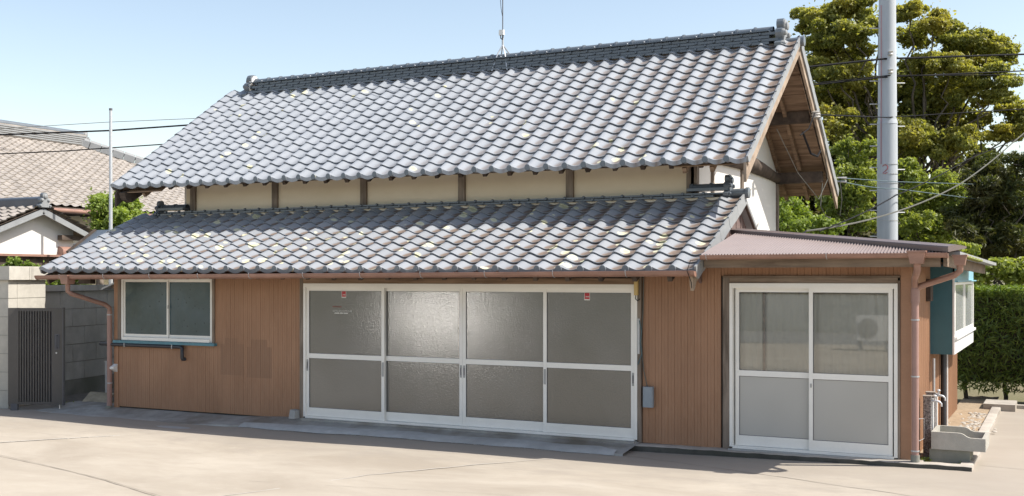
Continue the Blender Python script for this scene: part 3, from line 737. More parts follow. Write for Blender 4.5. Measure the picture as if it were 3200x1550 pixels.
# the lower roof's short back slope past the gable, metal cladding under its verge
m = MB(); slab(m, XG + 0.05, XR2, YN + 0.05, zt2 + 0.03, YN + 0.62, zt2 - 0.33, 0.05); m.build('verge_slope', 'tile_edge', lroof)
MB().bar((XR2 - 0.02, YN + 0.05, zt2 - 0.0), (XR2 - 0.02, YN + 0.66, zt2 - 0.39), 0.03, 0.07).build('verge_board', 'wood_dark', lroof)
clad = MB().prism([(XR2 - 0.14, y, z) for y, z in ((YF, 1.9), (YN + 0.50, 1.9), (YN + 0.50, zt2 - 0.34), (YN + 0.05, zt2 - 0.03), (Y2 + 0.3, ZE2 + S2 * 0.3 - 0.07))], (0.03, 0, 0)).build('verge_wall', 'clad_brown', house)
y = YF + 0.05
while y < YN + 0.5:                                        # standing ribs of the metal cladding
    zt = min(ZE2 + S2 * (y - Y2) - 0.07, zt2 - 0.03 - max(0, y - YN - 0.05) * 0.68)
    MB().box(XR2 - 0.11, XR2 - 0.104, y, y + 0.012, 1.95, zt - 0.01).build('cladding_rib', 'clad_brown', clad); y += random.choice((0.09, 0.12, 0.2))
# verge bargeboards, purlin ends, rafters of the lower roof
for X, s_ in ((XR2 - 0.05, 1), (XL2 + 0.08, -1)):
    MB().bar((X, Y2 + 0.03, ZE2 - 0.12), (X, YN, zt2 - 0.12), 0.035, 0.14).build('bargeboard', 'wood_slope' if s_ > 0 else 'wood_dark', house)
MB().prism([(XR2 - 0.07, y, z) for y, z in ((Y2 + 0.03, ZE2 - 0.06), (Y2 + 0.5, ZE2 + 0.12), (Y2 + 0.42, ZE2 - 0.0), (Y2 + 0.20, ZE2 - 0.10), (Y2 + 0.11, ZE2 - 0.21), (Y2 + 0.07, ZE2 - 0.23), (Y2 + 0.04, ZE2 - 0.17))], (0.035, 0, 0)).build('bargeboard_tip', 'wood_slope', house)
MB().tube([(XR2 + 0.0, Y2 + 0.10, ZE2 + 0.10), (XR2 - 0.03, Y2 - 0.06, ZE2 + 0.09), (XR2 - 0.05, Y2 - 0.11, ZE2 - 0.02), (XR2 - 0.02, Y2 - 0.06, ZE2 - 0.14), (XR2 - 0.04, Y2 + 0.02, ZE2 - 0.20)], 0.0045, 6).build('loose_wire', 'cable_black', house)
MB().prism([(XL1 + 0.12, Y1 + 0.0, ZE1 - 0.06), (XL1 + 0.12, Y1 + 0.52, ZE1 + 0.2), (XL1 + 0.12, Y1 + 0.40, ZE1 - 0.05), (XL1 + 0.12, Y1 + 0.16, ZE1 - 0.20), (XL1 + 0.12, Y1 + 0.05, ZE1 - 0.17)], (0.12, 0, 0)).build('bargeboard_tip', 'wood_dark', house)
xr = XL2 + 0.3
while xr < XR2 - 0.2:
    MB().bar((xr, Y2 + 0.08, ZE2 - 0.10 + tw2(xr, 0)), (xr, YF + 0.1, ZE2 - 0.10 + S2 * (YF + 0.02 - Y2)), 0.05, 0.055).build('rafter', 'wood_dark', house); xr += 0.40
m = MB(); slab(m, XL2 + 0.1, XR2 - 0.1, Y2 + 0.05, ZE2 - 0.05, YF + 0.1, ZE2 - 0.05 + S2 * (YF - Y2 + 0.05), 0.012); m.build('eave_boarding', 'soffit', house)
MB().box(XL2 + 0.12, XL2 + 0.36, YF - 0.05, YF + 0.05, H - 0.10, H + 0.12).build('bracket', 'wood_dark', house)

# ================================================================== FRONT WALL
def boards(parent, x0, x1, z0, z1, Y=YF, bw=0.076, mat='siding', zf=None):
    """vertical siding boards, each its own piece; x0..x1 on the front"""
    n = max(1, round((x1 - x0) / bw)); bw = (x1 - x0) / n
    me = {}
    for i in range(n):
        zb_ = zf(x0 + i * bw) if zf else z0
        m = MB(); m.prism([(x, y, zb_) for x, y in ((0.0006, 0.02), (0.0006, 0.003), (0.004, 0), (bw * .48, 0), (bw * .49, .0016), (bw * .52, .0016), (bw * .53, 0), (bw - 0.004, 0), (bw - 0.0006, 0.003), (bw - 0.0006, 0.02))], (0, 0, z1 - zb_))
        link('siding_board', m.mesh('siding_board', mat), parent, Matrix.Translation((x0 + i * bw, Y + random.uniform(-.0012, .0012), 0)))
XWL, XDL, XDR, XAN = -12.53, -9.136, -4.337, -3.42
WZ0 = 0.085
core = MB()
core.box(XWL + 0.02, -10.62, YF + 0.022, YF + 0.10, 0.0, 1.03).box(-10.63, XDL, YF + 0.022, YF + 0.10, 0.0, 2.24)
core.box(XDR, XAN, YF + 0.022, YF + 0.10, 0.0, 2.24).box(XDL, XDR, YF + 0.05, YF + 0.10, 1.90, 2.24).box(XWL + 0.02, -10.63, YF + 0.05, YF + 0.1, 1.96, 2.24)
core.box(XWL + 0.02, XWL + 0.10, YF + 0.10, 17.1, 0, 2.24)
fwall = core.build('front_wall', 'interior', house); fwall['label'] = 'brown grooved siding wall'
wz = lambda x: 0.085 + 0.02 * (x > -9.6)
boards(fwall, XWL + 0.09, -10.64, 0.085, 1.03, zf=lambda x: 0.082)
boards(fwall, -10.64, XDL - 0.005, 0.085, 2.02, zf=lambda x: 0.085)
boards(fwall, XDR + 0.006, XAN, 0.10, 2.10, zf=lambda x: 0.095)
MB().bbox(XWL, XWL + 0.085, YF - 0.012, YF + 0.12, 0.06, 2.1, 0.004).build('corner_trim', 'siding_plain', fwall)
for x0, x1 in ((-10.62, -10.2), (-10.1, -9.7)): pass
# side wall to the left
y = YF + 0.12
while y < 17.0:
    MB().box(XWL, XWL + 0.02, y + 0.002, y + 0.148, 0.06, 2.24).build('siding_board', 'siding', fwall); y += 0.15
# --- window with obscured glass
win = MB().box(-12.44, -10.63, YF - 0.03, YF + 0.05, 1.965, 2.03).build('window', 'wood_x', house)
MB().bbox(-12.445, -12.385, YF - 0.025, YF + 0.06, 1.03, 1.965).build('window_post', 'wood_z', win)
MB().bbox(-10.655, -10.612, YF - 0.025, YF + 0.06, 1.03, 1.965).build('window_post', 'wood_z', win)
MB().box(-12.50, -10.58, YF - 0.06, YF + 0.05, 1.012, 1.05).build('window_sill', 'sill_blue', win)
wx0, wx1, wzb, wzt = -12.38, -10.66, 1.055, 1.96
fr_ = MB(); fr_.box(wx0, wx0 + 0.035, YF - 0.015, YF + 0.05, wzb, wzt).box(wx1 - 0.03, wx1, YF - 0.015, YF + 0.05, wzb, wzt).box(wx0 + 0.035, wx1 - 0.03, YF - 0.015, YF + 0.05, wzt - 0.03, wzt)
fr_.box(wx0 + 0.035, wx1 - 0.03, YF - 0.035, YF + 0.05, wzb, wzb + 0.045); fr_.build('window_frame', 'aluminium', win)
xm = xY(523, YF)
for i, (a, c, yo) in enumerate(((wx0 + 0.036, xm + 0.012, 0.002), (xm - 0.012, wx1 - 0.031, 0.022))):
    s_ = MB(); z0, z1 = wzb + 0.046, wzt - 0.031
    s_.box(a, a + 0.028, YF + yo, YF + yo + 0.018, z0, z1).box(c - 0.028, c, YF + yo, YF + yo + 0.018, z0, z1).box(a + 0.028, c - 0.028, YF + yo, YF + yo + 0.018, z0, z0 + 0.045).box(a + 0.028, c - 0.028, YF + yo, YF + yo + 0.018, z1 - 0.03, z1)
    s_.build('sash', 'aluminium', win)
    MB().box(a + 0.02, c - 0.02, YF + yo + 0.006, YF + yo + 0.011, z0 + 0.03, z1 - 0.02).build('pane', 'glass_star', win)
MB().box(xm + 0.006, xm + 0.02, YF - 0.006, YF + 0.004, 1.52, 1.57).build('latch', 'aluminium_grey', win)
# --- sliding doors
def door_frame(parent, x0, x1, z0, z1, mat='aluminium'):
    m = MB(); m.box(x0, x0 + 0.035, YF - 0.03, YF + 0.09, z0, z1).box(x1 - 0.035, x1, YF - 0.03, YF + 0.09, z0, z1)
    m.box(x0 + 0.035, x1 - 0.035, YF - 0.03, YF + 0.09, z1 - 0.045, z1)
    m.box(x0 + 0.035, x1 - 0.035, YF - 0.022, YF - 0.012, z1 - 0.055, z1 - 0.045)
    m.box(x0 + 0.035, x1 - 0.035, YF - 0.035, YF + 0.09, z0 - 0.015, z0 + 0.012)
    return m.build('door_frame', mat, parent)
def leaf(parent, x0, x1, z0, z1, yo, zmid, glass_t, glass_b, hx=None, st=0.045):
    d = MB(); t = 0.028; a, c = YF + yo, YF + yo + t
    d.box(x0, x0 + st, a, c, z0, z1).box(x1 - st, x1, a, c, z0, z1)
    d.box(x0 + st, x1 - st, a + 0.002, c, z1 - 0.05, z1 - 0.001).box(x0 + st, x1 - st, a + 0.002, c, z0 + 0.001, z0 + 0.11).box(x0 + st, x1 - st, a + 0.002, c, zmid - 0.031, zmid + 0.031)
    o = d.build('sliding_door', 'aluminium', parent)
    g = MB(); g.box(x0 + st - .008, x1 - st + .008, a + 0.012, a + 0.017, zmid + 0.025, z1 - 0.045); g.build('pane', glass_t, o)
    g = MB(); g.box(x0 + st - .008, x1 - st + .008, a + 0.012, a + 0.017, z0 + 0.10, zmid - 0.025); g.build('pane', glass_b, o)
    rb = MB()                                               # dark rubber bead round the panes
    for zz0, zz1 in ((zmid + 0.031, z1 - 0.05), (z0 + 0.11, zmid - 0.031)):
        rb.box(x0 + st, x0 + st + 0.005, a + 0.005, a + 0.011, zz0, zz1).box(x1 - st - 0.005, x1 - st, a + 0.005, a + 0.011, zz0, zz1).box(x0 + st + .005, x1 - st - .005, a + 0.005, a + 0.011, zz1 - 0.005, zz1).box(x0 + st + .005, x1 - st - .005, a + 0.005, a + 0.011, zz0, zz0 + 0.004)
    rb.build('bead', 'lead', o)
    if hx is not None:
        h_ = MB(); h_.box(hx - 0.012, hx + 0.012, a - 0.004, a + 0.001, zmid - 0.20, zmid - 0.05); hh = h_.build('handle', 'aluminium_grey', o)
        MB().box(hx - 0.006, hx + 0.006, a - 0.006, a - 0.004, zmid - 0.17, zmid - 0.08).build('handle_slot', 'lead', hh)
    return o
dz0, dz1, zmid = 0.125, 1.887, H - 1.038
x0, x1 = -9.073, -4.384
door_frame(house, x0, x1, dz0, dz1)
xs_ = [x0 + 0.036, xY(1198, YF), xY(1442, YF), xY(1704, YF), x1 - 0.036]
leaves = []
for i in range(4):
    a, c = xs_[i], xs_[i + 1]; front = i in (0, 3)
    yo = -0.012 if front else 0.028
    if i == 0: c += 0.022
    if i == 1: a -= 0.022; c -= 0.001
    if i == 2: c += 0.022; a += 0.001
    if i == 3: a -= 0.022
    hx = {0: a + 0.02, 1: c - 0.022, 2: a + 0.022, 3: c - 0.02}[i]
    leaves.append(leaf(house, a, c, dz0 + 0.013, dz1 - 0.046, yo, zmid, 'glass_obscure', 'glass_obscure', hx))
for L_, hx, yo in ((leaves[0], xs_[1] + 0.0, -0.012), (leaves[3], xs_[3] + 0.0, -0.012)):
    MB().box(hx - 0.014, hx + 0.014, YF + yo - 0.004, YF + yo + 0.001, zmid - 0.23, zmid - 0.05).build('handle', 'aluminium_grey', L_)
# notices on the glass
yg = YF - 0.0022
for L_, px in ((leaves[0], 1075), (leaves[3], 1835)):
    X = xY(px, YF); zt = dz1 - 0.046 - 0.052
    st = MB().box(X - 0.036, X + 0.036, yg - 0.0006, yg + 0.0002, zt - 0.088, zt).build('sticker', 'white_print', L_)
    MB().box(X - 0.031, X + 0.031, yg - 0.0014, yg - 0.0008, zt - 0.075, zt - 0.004).build('red_square', 'red_print', st)
    m = MB(); xx = X - 0.016
    for wd in (0.006, 0.002, 0.007, 0.003, 0.003, 0.007, 0.003):
        m.box(xx, xx + wd * 0.75, yg - 0.0022, yg - 0.0016, zt - 0.058 + random.uniform(0, .006), zt - 0.040); xx += wd + 0.0015
    m.build('lettering', 'white_print', st)
def text(body, mat, parent, X, Z, width, ht, y):
    cu = bpy.data.curves.new('lettering', 'FONT'); cu.body = body; cu.size = 1; cu.extrude = 0.0
    o = bpy.data.objects.new('tmp_lettering', cu); COL.objects.link(o); bpy.context.view_layer.update()
    me = bpy.data.meshes.new_from_object(o.evaluated_get(bpy.context.evaluated_depsgraph_get()))
    COL.objects.unlink(o); bpy.data.objects.remove(o)
    if not len(me.vertices): return
    c = np.array([v.co for v in me.vertices]); mn, mx_ = c.min(0), c.max(0)
    s_x = width / (mx_[0] - mn[0]); s_z = ht / (mx_[1] - mn[1])
    for v in me.vertices: v.co = ((v.co.x - mn[0]) * s_x + X, y, (v.co.y - mn[1]) * s_z + Z)
    me.materials.clear(); me.materials.append(M_[mat]); me.update()
    return link('lettering', me, parent)
tx0, tx1 = xY(1040, YF), xY(1100, YF)
text('エスカルゴライフデザイン㈱', 'white_print', leaves[0], tx0, atY(1040, 975, YF).z, tx1 - tx0, 0.030, yg - 0.001)
m = MB(); xx = xY(1046, YF)
for k in range(22):
    wd = random.uniform(0.006, 0.010)
    if k not in (8, 14): m.box(xx, xx + wd, yg - 0.0012, yg - 0.0006, atY(1046, 980, YF).z, atY(1046, 977, YF).z + random.uniform(0, .003))
    xx += wd + 0.002
    if xx > xY(1092, YF): break
m.build('lettering', 'white_print', leaves[0])
m = MB(); xx = tx0
for k in range(9): m.box(xx, xx + 0.012, yg - 0.0012, yg - 0.0006, atY(1040, 960, YF).z, atY(1040, 955.5 + random.uniform(0, 2), YF).z); xx += 0.0165
m.build('lettering', 'red_faint', leaves[0])
# posts, lintel, sill of the doors
MB().bbox(XDL, -9.074, YF - 0.03, YF + 0.10, 0.10, 1.985).build('door_post', 'wood_z', house)
MB().bbox(-4.383, XDR, YF - 0.03, YF + 0.10, 0.095, 2.02).build('door_post', 'wood_z', house)
MB().box(-9.074, -4.384, YF - 0.028, YF + 0.05, 1.888, 1.955).build('lintel', 'soffit', house)
MB().box(-9.074, -4.384, YF - 0.01, YF + 0.05, 1.957, 2.16).build('lintel_board', 'wood_dark', house)
MB().prism([(x, YF - 0.02, z) for x, z in ((XDL - 0.11, 0.095), (XDL - 0.085, 0.215), (XDL - 0.003, 0.205), (XDL - 0.003, 0.095))], (0, -0.10, 0)).build('door_stone', 'apron_paint', house)
MB().box(-9.06, -4.39, YF - 0.12, YF + 0.09, 0.06, 0.110).build('door_sill', 'apron', house)
# dark room behind the glass
MB().box(-12.4, -4.2, 13.4, 13.45, 0, 2.4).box(-12.4, -4.2, YF + 0.2, 13.4, 0.04, 0.06).build('inner_wall', 'interior', house)
# --- gutter, hangers, downpipe
def gutter(parent, a, c, r, mat='gutter'):
    a, c = Vector(a), Vector(c); m = MB(); k = 8
    for p in (a, c):
        for rr in (r, r - 0.004):
            for i in range(k + 1):
                t = math.pi * i / k; m.v.append((p.x, p.y - rr * math.cos(t), p.z - rr * math.sin(t)))
    n = k + 1
    for q, fl in ((0, 0), (n, 1)):
        for i in range(k): m.f.append((q + i, q + i + 1, q + 2 * n + i + 1, q + 2 * n + i))
    for e in (0, 2 * n):
        for i in range(k): m.f.append((e + i, e + i + 1, e + n + i + 1, e + n + i))
    m.f += [(0, n, 3 * n, 2 * n), (k, n + k, 3 * n + k, 2 * n + k)]
    m.box(a.x, c.x, 0, 0.001, 0, 0.001) if False else None
    o = m.build('gutter', mat, parent, 50)
    lip = MB().tube([(a.x, a.y - r, a.z + 0.002), (c.x, c.y - r, c.z + 0.002)], 0.0055, 6).build('gutter_lip', mat, o)
    for p, s_ in ((a, 0), (c, 1)):                                   # end stops
        q = MB().prism([(p.x - (0.004 if s_ == 0 else 0), p.y - (r + .004) * math.cos(math.pi * i / k), p.z - (r + .004) * math.sin(math.pi * i / k)) for i in range(k + 1)], (0.006, 0, 0)); q.build('gutter_end', mat, o)
    return o
YG = Y2 - 0.035
ga, gc = (xY(118, YG), YG, H + 0.018), (xY(2172, YG), YG, H + 0.062)
gut = gutter(house, ga, gc, 0.055)
x = ga[0] + 0.5
while x < gc[0]:
    t = (x - ga[0]) / (gc[0] - ga[0]); z = ga[2] + (gc[2] - ga[2]) * t
    MB().tube([(x, YG + 0.058 * math.cos(q), z - 0.058 * math.sin(q)) for q in np.linspace(0.3, math.pi, 7)] + [(x, YG - 0.055, z + 0.02)], 0.004, 5).build('gutter_hook', 'zinc', gut); x += 0.86
xh = xY(210, YG)
def hopper(parent, x, y, z, wd=0.15, ht=0.16, mat='gutter'):
    m = MB(); a = wd / 2; bq = wd * 0.36
    m.add([(x - a, y - a, z), (x + a, y - a, z), (x + a, y + a, z), (x - a, y + a, z), (x - bq, y - bq, z - ht), (x + bq, y - bq, z - ht), (x + bq, y + bq, z - ht), (x - bq, y + bq, z - ht)], [(0, 1, 5, 4), (1, 2, 6, 5), (2, 3, 7, 6), (3, 0, 4, 7), (4, 5, 6, 7)])
    m.box(x - a - 0.006, x + a + 0.006, y - a - 0.006, y - a + 0.002, z - 0.016, z + 0.002).box(x + a - 0.002, x + a + 0.006, y - a, y + a, z - 0.016, z + 0.002).box(x - a - 0.006, x - a + 0.002, y - a, y + a, z - 0.016, z + 0.002)
    return m.build('hopper', mat, parent)
hp = hopper(gut, xh, YG + 0.01, H + 0.03, 0.17, 0.13)
dp = MB(); xd = XWL - 0.035
dp.tube([(xh, YG + 0.01, H - 0.09), (xh, YG + 0.01, H - 0.20), (xh + 0.03, YG + 0.04, H - 0.235), (xd - 0.05, YF - 0.10, H - 0.40), (xd, YF - 0.06, H - 0.45), (xd, YF - 0.06, H - 0.52)], 0.034, 10)
down = dp.build('downpipe', 'gutter', house, 60)
MB().tube([(xd, YF - 0.06, H - 0.50), (xd, YF - 0.06, 0.10), (xd - 0.02, YF - 0.06, 0.05)], 0.037, 10).build('lower_pipe', 'pipe_pink', down, 60)
for z in (1.42, 0.42): MB().tube([(xd, YF - 0.06, z - 0.008), (xd, YF - 0.06, z + 0.008)], 0.042, 10).build('pipe_clip', 'zinc', down)
MB().lathe([(0.05, 0.0), (0.05, 0.07), (0.04, 0.08)], (xd - 0.01, YF - 0.06, 0.01), 10).build('pipe_shoe', 'footing', down)
# black conduit under the window
MB().tube([(XWL - 0.30, YF + 0.02, 0.985), (XWL - 0.02, YF - 0.05, 0.985), (xY(570, YF), YF - 0.05, 0.985), (xY(577, YF), YF - 0.05, 0.975), (xY(577, YF), YF - 0.05, 0.83), (xY(577, YF) + 0.005, YF - 0.05, 0.815), (xY(577, YF) + 0.01, YF + 0.02, 0.81)], 0.026, 10).build('drain_pipe', 'black_pipe', house, 60)
for px in (400, 548): MB().box(xY(px, YF) - 0.006, xY(px, YF) + 0.006, YF - 0.078, YF, 0.955, 1.014).build('pipe_clip', 'zinc', house)
# outdoor socket cover at the corner
vb = MB().prism([(XWL + 0.0, YF - 0.013, 0.70), (XWL + 0.0, YF - 0.09, 0.655), (XWL + 0.0, YF - 0.09, 0.63), (XWL + 0.0, YF - 0.013, 0.58)], (0.075, 0, 0)).build('socket_cover', 'white_paint', house)
# awning off the left side wall
aw = MB(); aw.prism([(XWL - 0.75, 12.3, 1.80), (XWL, 12.3, 2.06), (XWL, 12.3, 2.035), (XWL - 0.75, 12.3, 1.775)], (0, 2.6, 0))
awn = aw.build('side_awning', 'zinc', house)
MB().bar((XWL - 0.55, 12.34, 1.84), (XWL, 12.34, 1.50), 0.05, 0.045, (0, 1, 0)).build('brace', 'wood_x', awn)
MB().box(XWL - 0.35, XWL, 12.30, 12.36, 1.955, 1.99).build('brace', 'wood_dark', awn)
# electrics right of the doors
eb = thing('electric_box', 'small blue-grey box with its grey cable on the wall right of the doors', 'electric box', (xY(2015, YF), YF, 0.45))
p = atY(2028, 1240, YF - 0.02)
MB().bbox(p.x - 0.058, p.x + 0.058, YF - 0.075, YF - 0.0, p.z - 0.115, p.z + 0.115, 0.012).build('box', 'grey_box', eb)
cx = xY(2008, YF)
MB().tube([(p.x - 0.015, YF - 0.03, p.z + 0.11), (cx + 0.02, YF - 0.02, p.z + 0.30), (cx - 0.01, YF - 0.018, p.z + 0.62), (cx + 0.012, YF - 0.018, p.z + 0.95), (cx + 0.02, YF - 0.015, 2.03)], 0.006, 6).build('cable', 'cable_grey', eb)
MB().box(cx - 0.045, cx - 0.02, YF - 0.045, YF - 0.031, 1.10, 1.50).build('conduit', 'zinc', eb)
MB().tube([(cx - 0.02, YF - 0.05, 1.48), (cx + 0.005, YF - 0.05, 1.36), (cx - 0.01, YF - 0.05, 1.22), (cx + 0.01, YF - 0.05, 1.10), (cx - 0.04, YF - 0.05, 0.98)], 0.007, 6).build('cable', 'cable_blue', eb)
yb = thing('sensor_box', 'small yellow box hung at the top right corner of the doors', 'sensor', (-4.42, YF - 0.04, 1.8))
q = atY(1987, 895, YF - 0.05); MB().bbox(q.x - 0.018, q.x + 0.028, YF - 0.07, YF - 0.031, q.z - 0.10, q.z + 0.10, 0.006).build('casing', 'yellow_box', yb)
MB().tube([(q.x, YF - 0.05, q.z - 0.10), (q.x - 0.005, YF - 0.05, q.z - 0.14), (q.x + 0.02, YF - 0.05, q.z - 0.165), (q.x + 0.05, YF - 0.05, q.z - 0.14)], 0.005, 6).build('lead', 'cable_black', yb)

# ================================================================== THE ANNEX
XS = -1.44                                                  # its right-hand wall
annex = thing('annex', 'low brown annex with corrugated metal roof and two-leaf white sliding door', 'building', (-2.4, YF, 0.05))
AZ1 = H + 0.215
core = MB(); core.box(XAN, XAN + 0.04, YF + 0.022, YF + 0.1, 0, 2.2).box(-1.55, XS - 0.025, YF + 0.022, YF + 0.1, 0, 2.2).box(XAN, XS - 0.025, YF + 0.022, YF + 0.1, 1.96, 2.25).box(XS - 0.10, XS - 0.025, YF + 0.1, 17.0, 0, 2.2).box(-4.2, XS - 0.1, 16.92, 17.0, 0, 2.3)
awall = core.build('wall', 'interior', annex)
boards(awall, XAN + 0.002, XS - 0.10, 1.985, 2.10)
MB().bbox(-1.548, XS, YF - 0.006, YF + 0.03, 0.085, 2.10, 0.003).build('corner_trim', 'siding_plain', awall)
ys_ = YF + 0.035; k = 0
while ys_ < 16.95:                                          # ribbed metal on the side wall
    wd = 0.058 if k % 3 else 0.04
    MB().prism([(XS - 0.022, ys_, 0.09), (XS, ys_ + 0.012, 0.09), (XS, ys_ + wd - 0.012, 0.09), (XS - 0.022, ys_ + wd, 0.09)], (0, 0, 2.05)).build('siding_board', 'siding', awall); ys_ += wd + 0.010; k += 1
MB().bbox(-3.395, -3.32, YF - 0.025, YF + 0.10, 0.10, 1.965).build('door_post', 'wood_z', annex)
MB().bbox(-1.571, -1.549, YF - 0.02, YF + 0.10, 0.10, 1.935).build('door_post', 'wood_z', annex)
MB().box(-3.395, -1.549, YF - 0.03, YF + 0.05, 1.937 if False else 1.966, 1.984).build('lintel', 'wood_x', annex)
MB().box(-3.319, -1.572, YF - 0.02, YF + 0.05, 1.906, 1.965).build('lintel', 'wood_x', annex)
ax0, ax1 = -3.318, -1.572
door_frame(annex, ax0, ax1, 0.125, 1.904)
am = xY(2535, YF)
zmA = H - 1.045
la = leaf(annex, ax0 + 0.05, am + 0.022, 0.138, 1.858, 0.028, zmA, 'glass_clear', 'glass_frost', None, 0.042)
lb = leaf(annex, am - 0.022, ax1 - 0.05, 0.138, 1.858, -0.012, zmA, 'glass_clear', 'glass_frost', None, 0.042)
MB().box(am - 0.006, am + 0.008, YF - 0.022, YF - 0.012, zmA - 0.12, zmA - 0.08).build('latch', 'aluminium_grey', lb)
MB().box(ax0, ax1, YF - 0.10, YF + 0.09, 0.05, 0.108).build('door_sill', 'aluminium_grey', annex)
# pale curtains hung close behind the glass
m = MB(); n = 120
for i in range(n + 1):
    x = -3.40 + 1.95 * i / n; y = YF + 0.13 + 0.012 * math.sin(i * 0.55) + 0.006 * math.sin(i * 1.7)
    m.v += [(x, y, 0.12), (x, y, 1.98)]
for i in range(n): m.f.append((2 * i, 2 * i + 2, 2 * i + 3, 2 * i + 1))
tag(m.build('curtain', 'curtain', None, 80), 'pale cream curtain hanging behind the annex door glass', 'curtain')
MB().box(-2.985, -2.955, YF + 0.085, YF + 0.105, 0.95, 1.84).build('inner_post', 'soffit', annex)
# --- roof: corrugated front slope folded along a slanting ridge flashing
YE = 11.36; ZEA = H + 0.235
CA = Vector((XR2 + 0.035, 12.90, H + 0.545)); BA = Vector((-1.02, 11.44, H + 0.285))
sl_a = (CA.z - ZEA) / (CA.y - YE)
m = MB(); x = XR2 + 0.03; prev = None; pitch = 0.032; i = 0
while x <= BA.x - 0.005:
    t = (x - CA.x) / (BA.x - CA.x); yb_ = CA.y + (BA.y - CA.y) * min(1, max(0, t)); zb_ = CA.z + (BA.z - CA.z) * min(1, max(0, t))
    yb_ = max(yb_, YE + 0.01); wv = 0.009 * math.cos(i * math.pi / 4)
    m.v += [(x, YE, ZEA + wv), (x, yb_, zb_ + wv), (x, YE + 0.001, ZEA + wv - 0.004)]
    if i > 0:
        a = len(m.v) - 6; m.f.append((a, a + 3, a + 4, a + 1)); m.f.append((a, a + 2, a + 5, a + 3))
    x += pitch / 8; i += 1
aroof = m.build('roof', 'metal_roof', annex, 70)
DA = Vector((-0.90, 15.55, H + 0.165)); EA = Vector((-4.1, 15.55, H + 0.42)); FA = Vector((-4.1, 13.8, H + 0.52))
m = MB(); m.add([CA + Vector((0, 0, .003)), BA + Vector((0, 0, .003)), DA, EA, FA], [(0, 1, 2), (0, 2, 3), (0, 3, 4)])
m.add([v - Vector((0, 0, 0.02)) for v in (CA, BA, DA, EA, FA)], [(0, 2, 1), (0, 3, 2), (0, 4, 3)]); m.build('roof_back', 'metal_roof', aroof)
d_ = (BA - CA).normalized(); sd_ = Vector((-d_.y, d_.x, 0)).normalized() * -1       # towards the front
m = MB(); A_ = CA - d_ * 0.02; B_ = BA + d_ * 0.06; U = Vector((0, 0, 1))
sec = [(0.14, -0.040), (0.145, 0.004), (0.14, 0.014), (0.02, 0.034), (-0.14, 0.02), (-0.14, 0.0)]
fs = Vector((sd_.x, sd_.y, 0)); fs = fs if fs.y < 0 else -fs
for p in (A_, B_):
    for a, c in sec:
        q = p + fs * a + U * c; m.v.append(tuple(q))
for i in range(len(sec) - 1): m.f.append((i, i + 1, len(sec) + i + 1, len(sec) + i))
m.f += [tuple(range(len(sec))), tuple(range(len(sec), 2 * len(sec)))]
m.build('ridge_flashing', 'flashing', aroof)
# beam and boards under the eaves
MB().box(XR2 + 0.03, -1.13, YE + 0.10, YE + 0.19, H + 0.100, H + 0.205).build('eave_beam', 'wood_x', annex)
MB().box(XAN + 0.1, -1.15, YE + 0.191, YF + 0.02, H + 0.135, H + 0.15).build('soffit', 'soffit', annex)
MB().bar((-1.09, YE + 0.14, H + 0.16), (-0.99, 15.4, H + 0.10), 0.03, 0.11).build('side_fascia', 'wood_x', annex)
MB().bar((-1.02, YE + 0.35, H + 0.235), (-0.90, 15.5, H + 0.165), 0.10, 0.035).build('side_eave', 'tile_edge', annex)
for k in range(6):
    t = 0.15 + 0.07 * k; q = Vector((-0.985, YE + 0.35, H + 0.215)).lerp(Vector((-0.87, 15.5, H + 0.145)), t)
    MB().lathe([(0.02, -0.01), (0.045, 0.0), (0.03, 0.02), (0.008, 0.028)], q, 7).build('moss', 'green_moss', annex)
gA = gutter(annex, (XR2 + 0.04, YE - 0.03, H + 0.225), (-1.05, YE - 0.03, H + 0.228), 0.042)
for px in (2212, 2586): 
    X = xY(px, YE); MB().tube([(X, YE - 0.03 + 0.045 * math.cos(q), H + 0.226 - 0.045 * math.sin(q)) for q in np.linspace(0.2, math.pi, 6)] + [(X, YE - 0.075, H + 0.245)], 0.004, 5).build('gutter_hook', 'zinc', gA)
xh2 = xY(2866, YE - 0.03)
hopper(gA, xh2, YE - 0.03, H + 0.255, 0.165, 0.125)
xp, yp = -1.395, YF - 0.09
pd = MB().tube([(xh2, YE - 0.03, H + 0.13), (xh2, YE - 0.03, H + 0.06), (xp + 0.005, yp - 0.10, H - 0.02), (xp, yp, H - 0.10), (xp, yp, H - 0.15)], 0.034, 10).build('downpipe', 'gutter', annex, 60)
MB().tube([(xp, yp, H - 0.10), (xp, yp, 0.16)], 0.036, 12).build('lower_pipe', 'pipe_pink', pd, 60)
MB().tube([(xp, yp, H - 0.12), (xp, yp, H - 0.26)], 0.044, 12).build('branch_socket', 'pipe_pink', pd, 60)
MB().tube([(xp, yp, 0.18), (xp, yp, 0.05)], 0.044, 12).build('pipe_foot', 'footing', pd, 60)
for z in (H - 0.43, H - 1.0, 0.22): MB().tube([(xp, yp, z - 0.007), (xp, yp, z + 0.007)], 0.041, 12).build('pipe_clip', 'zinc', pd)
hx_, hy_ = -0.955, YE + 0.16
h2 = hopper(gA, hx_, hy_, H + 0.215, 0.125, 0.10)
MB().tube([(hx_, hy_, H + 0.12), (hx_, hy_, H + 0.06), (hx_ - 0.05, hy_ + 0.04, H + 0.02), (xp + 0.05, yp, H - 0.09), (xp, yp, H - 0.14)], 0.031, 10).build('branch_pipe', 'gutter', pd, 60)
